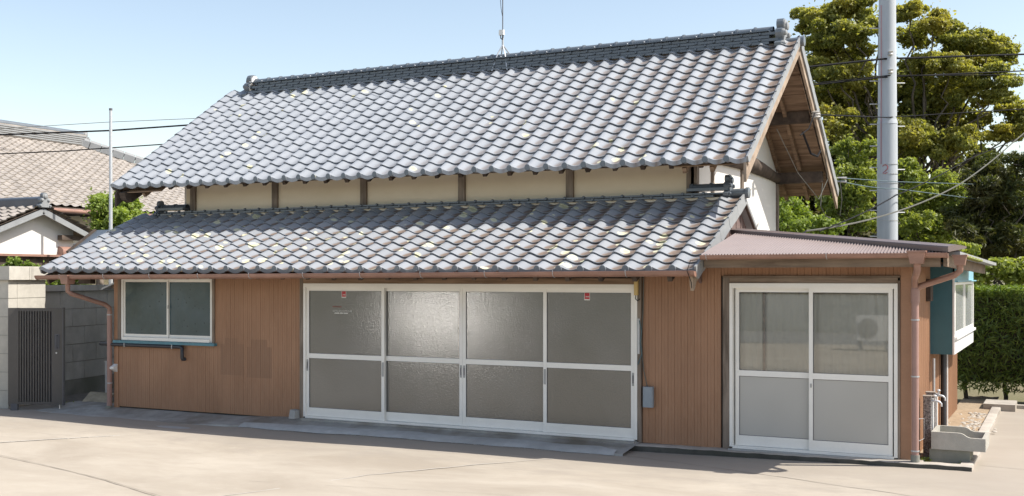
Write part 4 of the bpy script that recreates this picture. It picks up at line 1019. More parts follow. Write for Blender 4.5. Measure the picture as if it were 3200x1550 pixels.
# --- boxed-out window on the side wall
bx0, bx1, by0, by1, bz0, bz1 = XS, -1.18, 13.52, 16.3, H - 0.885, H + 0.13
bay = MB().box(bx0 - 0.005, bx1, by0, by0 + 0.02, bz0, bz1).box(bx0, bx1, by1 - 0.02, by1, bz0, bz1).box(bx0, bx1 - 0.02, by0 + 0.02, by1 - 0.02, bz0, bz0 + 0.02).build('bay_window', 'teal_paint', annex)
bay['label'] = 'boxed-out window with teal side panel'
MB().box(bx1 - 0.02, bx1 + 0.001, by0 - 0.004, by0 + 0.03, bz0, bz1 - 0.14).build('corner_post', 'white_paint', bay)
n = 9
for i in range(n):
    a = by0 + 0.03 + (by1 - by0 - 0.03) * i / n; MB().box(bx1 - 0.02, bx1, a + 0.003, a + (by1 - by0 - 0.03) / n - 0.003, bz0, bz0 + 0.17).build('apron_board', 'white_paint', bay)
MB().box(bx1 - 0.02, bx1, by0 + 0.0, by1, bz1 - 0.17, bz1 + 0.02).build('head_board', 'teal_light', bay)
MB().box(bx1, bx1 + 0.035, by0 + 0.02, by1 + 0.04, bz1 - 0.185, bz1 - 0.170).build('drip_cap', 'teal_light', bay)
MB().box(bx1 - 0.02, bx1 + 0.03, by0 + 0.02, by1, bz0 + 0.17, bz0 + 0.20).build('window_sill', 'white_paint', bay)
wz0, wz1 = bz0 + 0.20, bz1 - 0.19
MB().box(bx1 - 0.02, bx1 + 0.004, by0 + 0.03, by1 - 0.02, wz1 - 0.03, wz1).box(bx1 - 0.02, bx1 + 0.004, by0 + 0.03, by0 + 0.09, wz0, wz1 - 0.03).box(bx1 - 0.02, bx1 + 0.004, by1 - 0.08, by1 - 0.02, wz0, wz1 - 0.03).build('window_frame', 'aluminium', bay)
ym = (by0 + by1) / 2
MB().box(bx1 - 0.02, bx1 + 0.002, ym - 0.04, ym + 0.04, wz0, wz1 - 0.03).box(bx1 - 0.02, bx1 + 0.0, by0 + 0.09, ym - 0.04, wz0, wz0 + 0.05).box(bx1 - 0.02, bx1 + 0.0, ym + 0.04, by1 - 0.08, wz0, wz0 + 0.05).build('sash', 'aluminium', bay)
for a, c in ((by0 + 0.09, ym - 0.04), (ym + 0.04, by1 - 0.08)):
    MB().box(bx1 - 0.012, bx1 - 0.008, a, c, wz0 + 0.05, wz1 - 0.03).build('pane', 'glass_white', bay)
    MB().box(bx1 - 0.06, bx1 - 0.055, a, a + (c - a) * 0.75, wz0 + 0.02, wz1 - 0.02).build('blind', 'white_paint', bay)
MB().box(bx0 + 0.03, bx0 + 0.04, by0 + 0.03, by1 - 0.03, bz0 + 0.03, bz1).build('inner_panel', 'teal_light', bay)
# pipes down the side wall
for yy, r, z1, mt in ((14.55, 0.035, bz0, 'black_pipe'), (14.80, 0.012, bz0, 'zinc'), (14.98, 0.012, bz0, 'white_paint'), (13.45, 0.016, H - 0.93, 'zinc')):
    MB().tube([(XS + 0.045, yy, z1), (XS + 0.045, yy, 0.06)], r, 8).build('pipe', mt, annex, 60)
MB().bbox(XS, XS + 0.05, 13.10, 13.35, 1.70, 1.95).build('meter_box', 'wood_dark', annex)

# ================================================================== SINK CORNER
def rim(o): return o
sk = thing('outdoor_sink', 'rough concrete outdoor wash sink with a stepped rim standing on a concrete block', 'sink', (-1.0, 12.05, 0.05))
fx0, fx1, fy0, fy1, sz0 = -1.265, -0.755, 11.965, 12.52, H - 1.748
zh, zl = H - 1.572, H - 1.618
def wall_prof(x0, x1):                                       # rim: high left, swoops down to the right
    return [(x0, sz0), (x1, sz0), (x1, zl), (x0 + (x1 - x0) * 0.72, zl + 0.002), (x0 + (x1 - x0) * 0.66, zl + 0.012), (x0 + (x1 - x0) * 0.60, zh - 0.012), (x0 + (x1 - x0) * 0.55, zh - 0.002), (x0 + (x1 - x0) * 0.48, zh), (x0, zh)]
t = 0.035
bm = MB()
for y in (fy0, fy1 - t): bm.prism([(x, y, z) for x, z in wall_prof(fx0, fx1)], (0, t, 0))
bm.box(fx0, fx0 + t, fy0 + t, fy1 - t, sz0, zh).box(fx1 - t, fx1, fy0 + t, fy1 - t, sz0, zl).box(fx0 + t, fx1 - t, fy0 + t, fy1 - t, sz0, sz0 + 0.03)
bm.build('basin', 'sink', sk)
MB().box(-1.285, -0.90, 11.99, 12.40, 0.03, sz0 - 0.001).build('pedestal', 'footing', sk)
tp = thing('tap_post', 'speckled granite tap post with two taps beside the concrete sink', 'tap post', (-1.33, 12.25, 0.05))
MB().bbox(-1.372, -1.292, 12.22, 12.30, 0.04, H - 1.248, 0.006).build('post', 'granite', tp)
MB().bbox(-1.375, -1.285, 12.50, 12.58, 0.04, H - 1.235, 0.006).build('post', 'granite', tp)
MB().box(-1.376, -1.288, 12.216, 12.304, H - 1.247, H - 1.235).build('post_cap', 'kerb', tp)
MB().box(-1.379, -1.281, 12.496, 12.584, H - 1.234, H - 1.222).build('post_cap', 'kerb', tp)
for (x, y, z) in ((-1.292, 12.26, H - 1.29), (-1.285, 12.56, H - 1.26)):
    tap = MB().tube([(x - 0.01, y, z), (x + 0.045, y, z), (x + 0.075, y, z - 0.006), (x + 0.095, y, z - 0.025), (x + 0.097, y, z - 0.055)], [0.012, 0.013, 0.011, 0.010, 0.009], 8)
    tap.tube([(x + 0.03, y, z), (x + 0.03, y, z + 0.045)], 0.010, 8); tap.lathe([(0.02, 0.045), (0.022, 0.055), (0.012, 0.065)], (x + 0.03, y, z), 8)
    tap.build('tap', 'steel_light', tp, 50)
    MB().tube([(x + 0.006, y + 0.05, 0.06), (x + 0.006, y + 0.05, z + 0.02)], 0.011, 8).build('riser', 'white_paint', tp, 50)
wr = thing('wire_frame', 'bent wire frame fixed between downpipe and granite post', 'wire frame', (-1.38, 12.1, 0.3))
MB().tube([(-1.43, 11.93, 0.52), (-1.385, 12.05, 0.51), (-1.36, 12.19, 0.50), (-1.36, 12.195, 0.29), (-1.385, 12.05, 0.285), (-1.43, 11.93, 0.29)], 0.004, 5).build('wire', 'zinc', wr)
tag(MB().box(-1.20, -0.99, 13.2, 13.75, 0.04, 0.17).build('concrete_block', 'footing'), 'weathered concrete block on the soil behind the sink', 'block')

# ================================================================== ROOF ANTENNA
p = atY(1571, 195, YR - 0.06)
an = thing('antenna', 'thin vertical aerial on a splayed metal tripod astride the ridge', 'antenna', (p.x, YR, p.z - 0.2))
hub = atY(1571, 140, YR)
for px, py, dy in ((1537, 222, -0.17), (1585, 218, -0.17), (1566, 178, 0.2), (1597, 175, 0.2)):
    q = atY(px, py, YR + dy); k = hub.lerp(q, 0.48) + Vector((0, 0, 0.05 if dy < 0 else 0))
    MB().tube([hub, k, q], 0.011, 6).build('leg', 'steel_light', an, 50)
MB().tube([hub - Vector((0, 0, .03)), hub + Vector((0, 0, 0.14))], 0.016, 8).build('clamp', 'zinc', an)
MB().tube([hub + Vector((0, 0, 0.1)), hub + Vector((0, 0, 2.3))], 0.009, 6).build('mast', 'lead', an)
MB().bbox(hub.x - 0.042, hub.x + 0.042, YR - 0.06, YR - 0.01, hub.z + 0.145, hub.z + 0.225, 0.006).build('booster_box', 'white_paint', an)
MB().tube([(hub.x - 0.025, YR - 0.03, hub.z + 0.147), (hub.x - 0.02, YR - 0.03, hub.z + 0.10), (hub.x, YR - 0.02, hub.z + 0.08), (hub.x + 0.02, YR - 0.03, hub.z + 0.10), (hub.x + 0.024, YR - 0.03, hub.z + 0.147)], 0.008, 6).build('coax', 'cable_black', an)
MB().tube([(hub.x, YR, hub.z + 0.42), (hub.x - 0.03, YR, hub.z + 0.58), (hub.x - 0.045, YR, hub.z + 0.75), (hub.x - 0.045, YR, hub.z + 1.2)], 0.004, 5).build('coax', 'cable_black', an)

# ================================================================== UTILITY POLE AND WIRES
D0 = 21.5
base = atD(2773, 866, D0); base.z = 0
pole = thing('utility_pole', 'tall grey concrete utility pole rising behind the annex', 'utility pole', base)
b = NB('pole_concrete'); n1 = b.noise(1.2, 4, 0.6, (6, 6, 0.6)); n2 = b.noise(40, 3)
b.fin(b.mix(b.ramp(n1, [(0.3, 0.0), (0.7, 1.0)]), (0.38, 0.41, 0.445), (0.49, 0.52, 0.555)), 0.6, n2, 0.08, 0.004)
MB().lathe([(0.20, -0.1), (0.195, 3.0), (0.190, 4.95)], base, 24).build('sleeve', 'pole_concrete', pole, 60)
MB().lathe([(0.180, 4.9), (0.160, 7.4), (0.14, 12.0)], base, 24).build('shaft', 'pole_concrete', pole, 60)
MB().lathe([(0.183, 5.02), (0.196, 4.94)], base, 24).build('collar', 'pole_concrete', pole, 60)
for i, py in enumerate((95, 260, 332, 395, 463, 530, 602, 664, 745)):
    z = atD(2773, py, D0).z; s_ = 1 if i % 2 else -1
    for q in ((1, -1) if i % 2 else (-1,)):
        a = base + Vector((RT[0], RT[1], 0)) * (0.15 * q); c = base + Vector((RT[0], RT[1], 0)) * (0.34 * q)
        a.z = c.z = z + (0.0 if q > 0 else 0.04); MB().tube([a, c], 0.011, 6).build('step_bolt', 'steel_light', pole)
for py in (515, 545, 574, 690):
    z = atD(2773, py, D0).z; MB().lathe([(0.200, -0.008), (0.200, 0.008)], (base.x, base.y, z), 24).build('band', 'zinc', pole)
for py in (172, 228):
    q = base - Vector((AX[0], AX[1], 0)) * 0.19; q.z = atD(2773, py, D0).z
    MB().lathe([(0.02, -0.04), (0.05, -0.03), (0.03, 0), (0.05, 0.03), (0.02, 0.04)], q, 10).build('insulator', 'insulator', pole, 50)
m = MB(); rp = []                                            # red numeral and red line on the camera side
def onpole(px, py, r=0.195):
    u = (px - 2773) / FPX * D0; u = max(-r * .98, min(r * .98, u)); dd = -math.sqrt(r * r - u * u) - 0.004
    q = base + Vector((RT[0], RT[1], 0)) * u + Vector((AX[0], AX[1], 0)) * dd; q.z = atD(2773, py, D0).z; return q
MB().tube([onpole(x, y) for x, y in ((2750, 522), (2757, 517), (2763, 521), (2764, 530), (2757, 537), (2751, 543), (2757, 545), (2763, 541))], 0.006, 5).build('red_numeral', 'red_print', pole)
MB().tube([onpole(2748, y, 0.185) for y in (20, 120, 220, 300)] + [onpole(2747, y, 0.197) for y in (372, 440, 515)], 0.005, 5).build('red_line', 'red_print', pole)
def sag(pts_, r, mat, name, label, group=None, n=10, s_=0.0):
    m = MB(); P = []
    for a, c in zip(pts_[:-1], pts_[1:]):
        a, c = Vector(a), Vector(c)
        for i in range(n): t = i / n; q = a.lerp(c, t); q.z -= s_ * 4 * t * (1 - t); P.append(q)
    P.append(Vector(pts_[-1])); m.tube(P, r, 5)
    return tag(m.build(name, mat, None, 60), label, 'wire', group)
G1 = 'service wires right of the house'
sag([atD(2380, 225, 20), atD(2760, 184, D0 - 0.2), atD(3500, 160, 26)], 0.020, 'cable_black', 'power_line', 'thickest black cable crossing the pole high up in front of the trees', G1)
sag([atD(2520, 268, 21), atD(2765, 241, D0 - 0.2), atD(3500, 208, 26)], 0.014, 'cable_black', 'power_line', 'twisted black cable crossing the pole just under the thickest cable', G1)
sag([atD(2530, 262, 21.2), atD(2775, 236, D0 - 0.2), atD(3500, 232, 26)], 0.010, 'cable_black', 'power_line', 'thin black cable wound beside the twisted cable on the pole', G1)
ins = atX(2550, 358, XR1 + 0.04)
sag([ins, atD(2770, 367, D0 - 0.25), atD(3500, 322, 25)], 0.011, 'cable_black', 'power_line', 'black cable running level from the gable insulator past the pole', G1)
insb = atX(2625, 566, XR1 + 0.04)
sag([insb, atD(2800, 590, 21), atD(3500, 668, 30)], 0.009, 'cable_blue', 'power_line', 'lower blue wire leaving the gable corner past the dark tree', G1, s_=0.03)
sag([insb + Vector((0, 0, .05)), atD(2800, 568, 21), atD(3500, 590, 30)], 0.008, 'cable_blue', 'power_line', 'upper blue wire leaving the gable corner past the dark tree', G1)
sag([atY(2460, 742, 12.9), atY(2520, 722, 12.9), atD(2800, 662, 15.5), atD(3000, 575, 18), atD(3160, 450, 20.5), atD(3380, 250, 24)], 0.011, 'cable_grey', 'service_cable', 'pale grey rope-like cable swooping up from the annex roof', G1, 6, 0.03)
sag([atY(2560, 722, 13), atD(2800, 610, 16), atD(3020, 500, 20), atD(3400, 330, 26)], 0.009, 'cable_black', 'service_cable', 'black cable climbing from the annex roof behind the pale rope cable', G1, s_=0.03)
G2 = 'wires over the neighbour houses'
sag([atD(-200, 429, 26), atD(345, 408, 26), atD(800, 376, 26)], 0.020, 'cable_black', 'power_line', 'thick black cable crossing the thin metal mast', G2)
sag([atD(-200, 490, 26), atD(200, 472, 26), atD(420, 457, 26), atD(600, 445, 26)], 0.014, 'cable_black', 'power_line', 'kinked thin cable crossing the mast low down', G2)
sag([atD(-200, 415, 30), atD(330, 382, 30), atD(800, 362, 30)], 0.008, 'cable_grey', 'power_line', 'faintest grey wire near the mast top', G2)
# fittings at the gable
fit = thing('gable_insulator', 'white ribbed insulator with hanging black leads on the gable edge', 'insulator', ins)
MB().lathe([(0.03, -0.05), (0.07, -0.04), (0.05, -0.02), (0.07, 0.0), (0.05, 0.02), (0.07, 0.035), (0.03, 0.05)], ins, 12).build('spool', 'insulator', fit, 50)
MB().tube([ins + Vector((0, -.1, 0)), ins + Vector((0.02, -.6, -.28)), ins + Vector((0, -1.05, -.42))], 0.009, 6).build('lead', 'cable_black', fit)
MB().tube([ins + Vector((0, -.9, -.36)), ins + Vector((0.03, -.5, -.62)), ins + Vector((0, .1, -.60)), ins + Vector((0, .3, -.5))], 0.016, 6).build('lead', 'cable_black', fit)
MB().tube([ins + Vector((0.03, .05, 0)), ins + Vector((0.06, .3, -.3)), ins + Vector((0.05, .6, -.9)), ins + Vector((0.0, .2, -1.22)), ins + Vector((0, -1.2, -.95)), ins + Vector((0, -2.4, -.5))], 0.0055, 6).build('lead', 'cable_grey', fit)
f2 = thing('corner_insulator', 'pair of small white strain insulators at the lower gable corner', 'insulator', insb)
for k in (0, 1): MB().tube([insb + Vector((-.05, .05, .06 * k)), insb + Vector((.09, .08, .06 * k - .01))], [0.012, 0.022], 8).build('insulator', 'insulator', f2, 50)
MB().tube([insb, insb + Vector((.02, .05, -.3)), insb + Vector((-.02, .1, -.55))], 0.007, 5).build('lead', 'cable_grey', f2)
MB().tube([insb + Vector((-.1, -.9, -.1)), insb + Vector((-.12, -.95, -.45)), insb + Vector((-.08, -.7, -.6)), insb + Vector((-.05, -.5, -.62))], 0.008, 5).build('lead', 'cable_grey', f2)
# thin mast left of the house
mb_ = atD(346, 866, 22); mb_.z = 0
mast = thing('metal_mast', 'slender silver metal mast standing behind the low end of the roof', 'mast', mb_)
ztop = atD(346, 345, 22).z
MB().lathe([(0.042, 0.0), (0.042, ztop * .55), (0.036, ztop * .56), (0.030, ztop)], mb_, 12).build('shaft', 'steel_light', mast, 60)
MB().lathe([(0.034, ztop), (0.034, ztop + 0.04)], mb_, 12).build('cap', 'lead', mast)

# ================================================================== LEFT: GATE, PILLAR, BLOCK WALL
gl_, gr_ = atD(27, 1262, 16.35), atD(197, 1264, 16.35)
gate = thing('gate', 'dark brown slatted metal gate leaf standing open by the stone pillar', 'gate', (gl_ + gr_) / 2)
gd = Vector((RT[0], RT[1], 0)); gn = Vector((AX[0], AX[1], 0)); GM = Matrix((( gd.x, gn.x, 0, gl_.x), (gd.y, gn.y, 0, gl_.y), (0, 0, 1, 0), (0, 0, 0, 1)))
gw = (gr_ - gl_).length; g0, g1 = 0.085, 1.515
MB().box(0, 0.155, -0.02, 0.02, g0, g1, GM).box(gw - 0.16, gw, -0.02, 0.02, g0, g1, GM).box(0.155, gw - 0.16, -0.016, 0.016, g1 - 0.05, g1 - 0.001, GM).box(0.155, gw - 0.16, -0.016, 0.016, g0 + .001, g0 + 0.04, GM).build('frame', 'gate_brown', gate)
MB().box(gw, gw + 0.012, -0.022, 0.05, g0 - .01, g1 + .004, GM).build('edge_strip', 'lead', gate)
ns = 12
for i in range(ns):
    a = 0.165 + (gw - 0.335) * i / ns; MB().bbox(a, a + 0.022, -0.015, 0.012, g0 + 0.04, g1 - 0.05, 0.003, GM).build('slat', 'gate_brown', gate)
MB().box(0.155, gw - 0.16, 0.017, 0.022, g0 + 0.02, g1 - 0.03, GM).build('back_panel', 'lead', gate)
hd = MB(); hd.tube([GM @ Vector((gw - 0.075, -0.02, 1.11)), GM @ Vector((gw - 0.075, -0.055, 1.10)), GM @ Vector((gw - 0.075, -0.055, 0.93)), GM @ Vector((gw - 0.075, -0.02, 0.92))], 0.009, 6); hd.build('handle', 'lead', gate)
MB().box(gw - 0.115, gw - 0.045, -0.024, -0.02, 0.90, 1.13, GM).build('lock_plate', 'lead', gate)
MB().lathe([(0.013, -0.03), (0.013, -0.02)], GM @ Vector((gw - 0.078, 0, 0.85)), 8, 'y').build('keyhole', 'steel_light', gate)
MB().tube([GM @ Vector((gw - 0.05, 0, g0)), GM @ Vector((gw - 0.05, 0, -0.02))], 0.008, 6).build('drop_bolt', 'steel_light', gate)
MB().box(0.04, 0.14, -0.03, 0.03, 0.0, 0.10, GM).build('hinge_foot', 'lead', gate)
# stone pillar: corner towards the camera
pc = atD(26, 1276, 16.5); pd1 = Vector((-RT[0], -RT[1], 0)); pd1 = Vector((-math.cos(R(15)), -math.sin(R(15)), 0)); pd2 = Vector((AX[0] + 0.246 * RT[0], AX[1] + 0.246 * RT[1], 0)).normalized()
pd1 = Vector((-pd2.y, pd2.x, 0)) 
PMx = Matrix(((pd1.x, pd2.x, 0, pc.x), (pd1.y, pd2.y, 0, pc.y), (0, 0, 1, 0), (0, 0, 0, 1)))
pil = thing('gate_pillar', 'pale stone-block gate pillar with a projecting cap beside the gate', 'pillar', pc)
zc0 = atD(26, 875, 16.5).z; zc1 = atD(26, 832, 16.5).z
PW, PL = 0.62, 0.86
MB().box(0.012, PW - 0.012, 0.012, PL - 0.012, 0, zc0, PMx).build('core', 'mortar', pil)
nrow = 7; rh = zc0 / nrow
for r in range(nrow):
    for a, c, d0, d1 in ((0, PW, 0, 0.20), (0.0, 0.30, 0.20, PL), (0.30, PW, 0.20, PL)):
        MB().box(a + .003, c - .003, d0 + .003, d1 - .003, r * rh + .004, (r + 1) * rh - .004, PMx).build('stone_block', 'pillar_stone', pil)
MB().box(-0.055, PW + 0.05, -0.05, PL + 0.05, zc0 + .002, zc1 - 0.012, PMx).box(-0.05, PW + 0.045, -0.045, PL + 0.045, zc1 - 0.012, zc1, PMx).build('cap_stone', 'pillar_stone', pil)
for q in (0.40, 0.44, 0.48): MB().box(-0.062, -0.054, q, q + 0.018, zc0 + .004, zc1 - .01, PMx).build('cap_rib', 'pillar_stone', pil)
# block wall running back from the pillar
wall = thing('block_wall', 'grey concrete-block boundary wall with a coping running back beside the house', 'wall', pc + pd2 * 1.5)
w0 = PL + 0.01; wl = 3.6; zt = atD(150, 893, 17).z
MB().box(0.20, 0.33, w0, w0 + wl, 0, 0.27, PMx).build('footing', 'footing', wall)
MB().box(0.216, 0.32, w0, w0 + wl, 0.27, zt - 0.09, PMx).build('core', 'mortar', wall)
nr = 5; bh = (zt - 0.10 - 0.27) / nr
for r in range(nr):
    s0 = w0 - (0.32 if r % 2 else 0.0)
    while s0 < w0 + wl:
        a, c = max(s0, w0), min(s0 + 0.64, w0 + wl)
        if c - a > 0.05:
            MB().bbox(0.205, 0.325, a + .004, c - .004, 0.27 + r * bh + .005, 0.27 + (r + 1) * bh - .005, 0.006, PMx).build('block', 'block', wall)
        s0 += 0.64
s0 = w0
while s0 < w0 + wl:
    MB().box(0.17, 0.36, s0 + .003, min(s0 + 0.8, w0 + wl) - .003, zt - 0.095, zt, PMx).build('coping', 'block', wall); s0 += 0.8
pq = atD(338, 866, 17.3); px_, py_ = pq.x, pq.y
pvc = thing('downpipe_post', 'white plastic square post standing by the block wall behind the downpipe', 'post', (px_, py_, 0))
MB().bbox(px_ - 0.035, px_ + 0.035, py_ - 0.035, py_ + 0.035, 0.0, 0.64, 0.006).build('post', 'white_paint', pvc)
MB().box(px_ - 0.038, px_ + 0.038, py_ - 0.038, py_ + 0.038, 0.64, 0.655).build('cap', 'white_paint', pvc)
m = MB(); q0 = atZ(300, 1262, 0.03)
Mv = Matrix.Translation((q0.x - 0.02, q0.y + 0.05, 0.095)) @ Matrix.Rotation(R(22), 4, 'Z') @ Matrix.Rotation(R(24), 4, 'X') @ Matrix.Rotation(R(4), 4, 'Y')
m.bbox(-0.19, 0.19, -0.18, 0.18, -0.018, 0.018, 0.01, Mv); tag(m.build('paving_slab', 'paver'), 'loose mossy paving slab leaning on rubble by the downpipe', 'slab')
m = MB()
for k in range(9):
    a = random.uniform(-.16, .2); c = random.uniform(-.1, .16); r_ = random.uniform(.03, .055)
    m.lathe([(r_ * .4, 0), (r_, r_ * .4), (r_ * .8, r_ * .8), (r_ * .2, r_)], (q0.x + a, q0.y + c + 0.05, 0), 6)
tag(kind(m.build('rubble', 'footing', None, 50), 'stuff'), 'small rubble stones under the loose paving slab', 'rubble')

# ================================================================== NEIGHBOUR HOUSES (left)
def wave_roof(name, mat, parent, o, ex, ey, nx, rows, wv=0.05, drop=0.03):
    """pantile sheet: o corner at the eave, ex along the eave, ey up the slope; tops may shorten (trapezoid) via ey list"""
    m = MB(); ex = Vector(ex); L = ex.length; exn = ex.normalized(); eyA, eyB = ey
    nrm = exn.cross(Vector(eyA)).normalized(); nrm = nrm if nrm.z > 0 else -nrm
    seg = nx * 6
    for r in range(rows):
        for t, lift in ((r / rows, drop), ((r + 1.0) / rows, 0.0)):
            a = Vector(o) + Vector(eyA) * t; c = Vector(o) + ex + Vector(eyB) * t
            for i in range(seg + 1):
                q = a.lerp(c, i / seg); s_ = (q - Vector(o)).dot(exn) / (L / nx)
                m.v.append(tuple(q + nrm * (tprof(s_ % 1.0, wv) + lift)))
        k = 2 * r * (seg + 1)
        for i in range(seg): m.f.append((k + i, k + i + 1, k + seg + 2 + i, k + seg + 1 + i))
        if r > 0:
            for i in range(seg): m.f.append((k + i, k + i + 1, k - seg - 1 + i + 1, k - seg - 1 + i))
    o_ = m.build(name, mat, parent, 40); return kind(o_, 'stuff')
nb = thing('neighbour_house', 'large neighbouring house with a broad weathered beige hip roof', 'house', (-27, 22, 0))
EX, RX, EZ, RZ = -22.16, -27.2, 3.70, 6.0
YN0, YN1, YE1_ = 8.0, 24.3, 29.3
roofn = MB().add([(EX + .05, YN0, EZ - .04), (EX + .05, YE1_, EZ - .04), (RX, YN1, RZ - .04), (RX, YN0, RZ - .04), (2 * RX - EX, YE1_, EZ - .04), (2 * RX - EX, YN0, EZ - .04)], [(0, 1, 2, 3), (1, 4, 2), (3, 2, 4, 5), (0, 3, 5), (0, 5, 4, 1)]).build('roof', 'wood_dark', nb)
wave_roof('roof_tiles', 'tile_old', roofn, (EX, YN0, EZ), (0, YE1_ - YN0, 0), ((RX - EX, 0, RZ - EZ), (RX - EX, YN1 - YE1_, RZ - EZ)), 76, 24)
wave_roof('roof_tiles', 'tile_old', roofn, (EX, YE1_, EZ), (2 * (RX - EX), 0, 0), ((RX - EX, YN1 - YE1_, RZ - EZ), (EX - RX, YN1 - YE1_, RZ - EZ)), 36, 24)
m = MB().box(RX - 0.16, RX + 0.16, YN0, YN1 + 0.15, RZ, RZ + 0.34); m.build('ridge', 'tile_old', roofn)
MB().tube([(RX, YN0, RZ + 0.36), (RX, YN1 + 0.1, RZ + 0.36)], 0.10, 8).build('ridge_cap', 'tile_cap', roofn, 50)
for k in range(5): MB().box(RX + 0.16, RX + 0.18, YN0, YN1 + 0.15, RZ + 0.03 + k * 0.06, RZ + 0.065 + k * 0.06).build('ridge_course', 'tile_edge', roofn)
oni(roofn, RX, YN1 + 0.2, RZ, 1.2, 1, 'tile_dark', 'tile_edge')
m = MB(); n = 22
for i in range(n):
    a = Vector((RX, YN1, RZ + 0.12)).lerp(Vector((EX + .1, YE1_ + .1, EZ + 0.12)), i / n); c = Vector((RX, YN1, RZ + 0.12)).lerp(Vector((EX + .1, YE1_ + .1, EZ + 0.12)), (i + .93) / n); m.bar(a, c, 0.26, 0.20); m.tube([a + Vector((0, 0, .1)), c + Vector((0, 0, .1))], 0.09, 6)
m.build('hip_ridge', 'tile_edge', roofn)
gutter_n = MB().tube([(EX + 0.1, YN0, EZ - 0.1), (EX + 0.1, YE1_, EZ - 0.1)], 0.06, 8).build('gutter', 'gutter', nb, 50)
MB().box(2 * RX - EX + 0.9, EX - 0.9, YN0 + 0.3, YE1_ - 0.9, 0, EZ - 0.12).build('wall', 'plaster_beige', nb)
for i in range(34):
    y = 13 + i * 0.45; MB().box(EX - 0.9, EX - 0.02, y, y + 0.07, EZ - 0.16, EZ - 0.08).build('rafter', 'wood_dark', nb)
MB().box(EX - 0.9, EX + 0.9, 17, 27, 2.7, 2.78).build('lower_eave', 'tile_dark', nb)

sh = thing('white_shed', 'small white plastered storehouse with a tiled gable roof and brown hooded vent', 'shed', (-19.5, 15.4, 0))
SX, SY, SZ = -18.24, 15.43, H + 1.40; hs = 1.22; sp_ = 0.40
MB().prism([(SX - 0.25, SY - 1.0, 2.42), (SX - 0.25, SY + 0.95, 2.42), (SX - 0.25, SY + 0.95, SZ - 0.95 * sp_ - .05), (SX - 0.25, SY, SZ - 0.05), (SX - 0.25, SY - 1.0, SZ - 1.0 * sp_ - .05)], (-4.5, 0, 0)).build('wall', 'plaster_white', sh)
MB().box(SX - 4.7, SX - 0.22, SY - 0.98, SY + 0.93, 0, 2.38).build('lower_wall', 'wood_dark', sh)
MB().box(SX - 4.7, SX - 0.12, SY - 1.08, SY + 1.0, 2.38, 2.425).build('belt_flashing', 'gutter', sh)
rs = MB()
for d in (-1, 1): rs.prism([(SX, SY, SZ), (SX, SY + d * (hs + .04), SZ - (hs + .04) * sp_), (SX, SY + d * (hs + .04), SZ - (hs + .04) * sp_ - 0.03), (SX, SY, SZ - 0.03)], (-5, 0, 0))
rsh = rs.build('roof', 'wood_dark', sh)
wave_roof('roof_tiles', 'tile_old', rsh, (SX - 5, SY - hs - .05, SZ - (hs + .05) * sp_ + .01), (5.02, 0, 0), ((0, hs + .05, (hs + .05) * sp_), (0, hs + .05, (hs + .05) * sp_)), 19, 6)
wave_roof('roof_tiles', 'tile_old', rsh, (SX + 0.02, SY + hs + .05, SZ - (hs + .05) * sp_ + .01), (-5.02, 0, 0), ((0, -hs - .05, (hs + .05) * sp_), (0, -hs - .05, (hs + .05) * sp_)), 19, 6)
for d in (-1, 1): MB().bar((SX - 0.02, SY, SZ - 0.08), (SX - 0.02, SY + d * (hs + .02), SZ - 0.08 - hs * sp_), 0.04, 0.13).build('bargeboard', 'tile_edge', sh)
MB().box(SX - 5, SX - 0.05, SY - 0.09, SY + 0.09, SZ + 0.02, SZ + 0.14).build('ridge', 'tile_dark', sh)
MB().tube([(SX - 5, SY, SZ + 0.15), (SX - 0.02, SY, SZ + 0.15)], 0.06, 8).build('ridge_cap', 'tile_dark', sh, 50)
oni(sh, SX + 0.0, SY, SZ - 0.02, 0.75, 1, 'tile_cap', 'tile_edge')
v0 = atX(203, 790, SX - 0.24)
m = MB(); n = 6; pr = [(0.0, 0.0), (0.16, 0.0)] + [(0.16 * math.cos(a) , 0.10 + 0.09 * math.sin(a)) for a in np.linspace(0, math.pi / 2, n)]
m.prism([(SX - 0.25 + a, v0.y - 0.17, v0.z - 0.10 + c * 1.2) for a, c in pr], (0, 0.34, 0)); m.build('vent_hood', 'gutter', sh)
MB().box(SX - 0.25, SX - 0.12, SY + 0.55, SY + hs, SZ - 1.05 * sp_ - 0.22, SZ - 1.05 * sp_ - 0.12).build('purlin', 'wood_dark', sh)
lt = thing('lean_to', 'dark sloping lean-to roof edge behind the low end of the tiled roof', 'lean-to', (-15.8, 15.2, 0))
MB().bar(atX(212, 792, -16.2), atX(300, 722, -16.2), 0.05, 0.09).build('bargeboard', 'wood_dark', lt)
a, c = atX(212, 789, -16.2), atX(300, 719, -16.2)
MB().add([a, c, c + Vector((1.6, 0, 0)), a + Vector((1.6, 0, 0))], [(0, 1, 2, 3)]).add([a - Vector((0, 0, .06)), c - Vector((0, 0, .06)), c + Vector((1.6, 0, -.06)), a + Vector((1.6, 0, -.06))], [(3, 2, 1, 0)]).build('roof', 'tile_dark', lt)
for q in (a, c): MB().bar((q.x + 0.1, q.y, 0), (q.x + 0.1, q.y, q.z - .05), 0.10, 0.10, (0, 1, 0)).build('post', 'wood_z', lt)

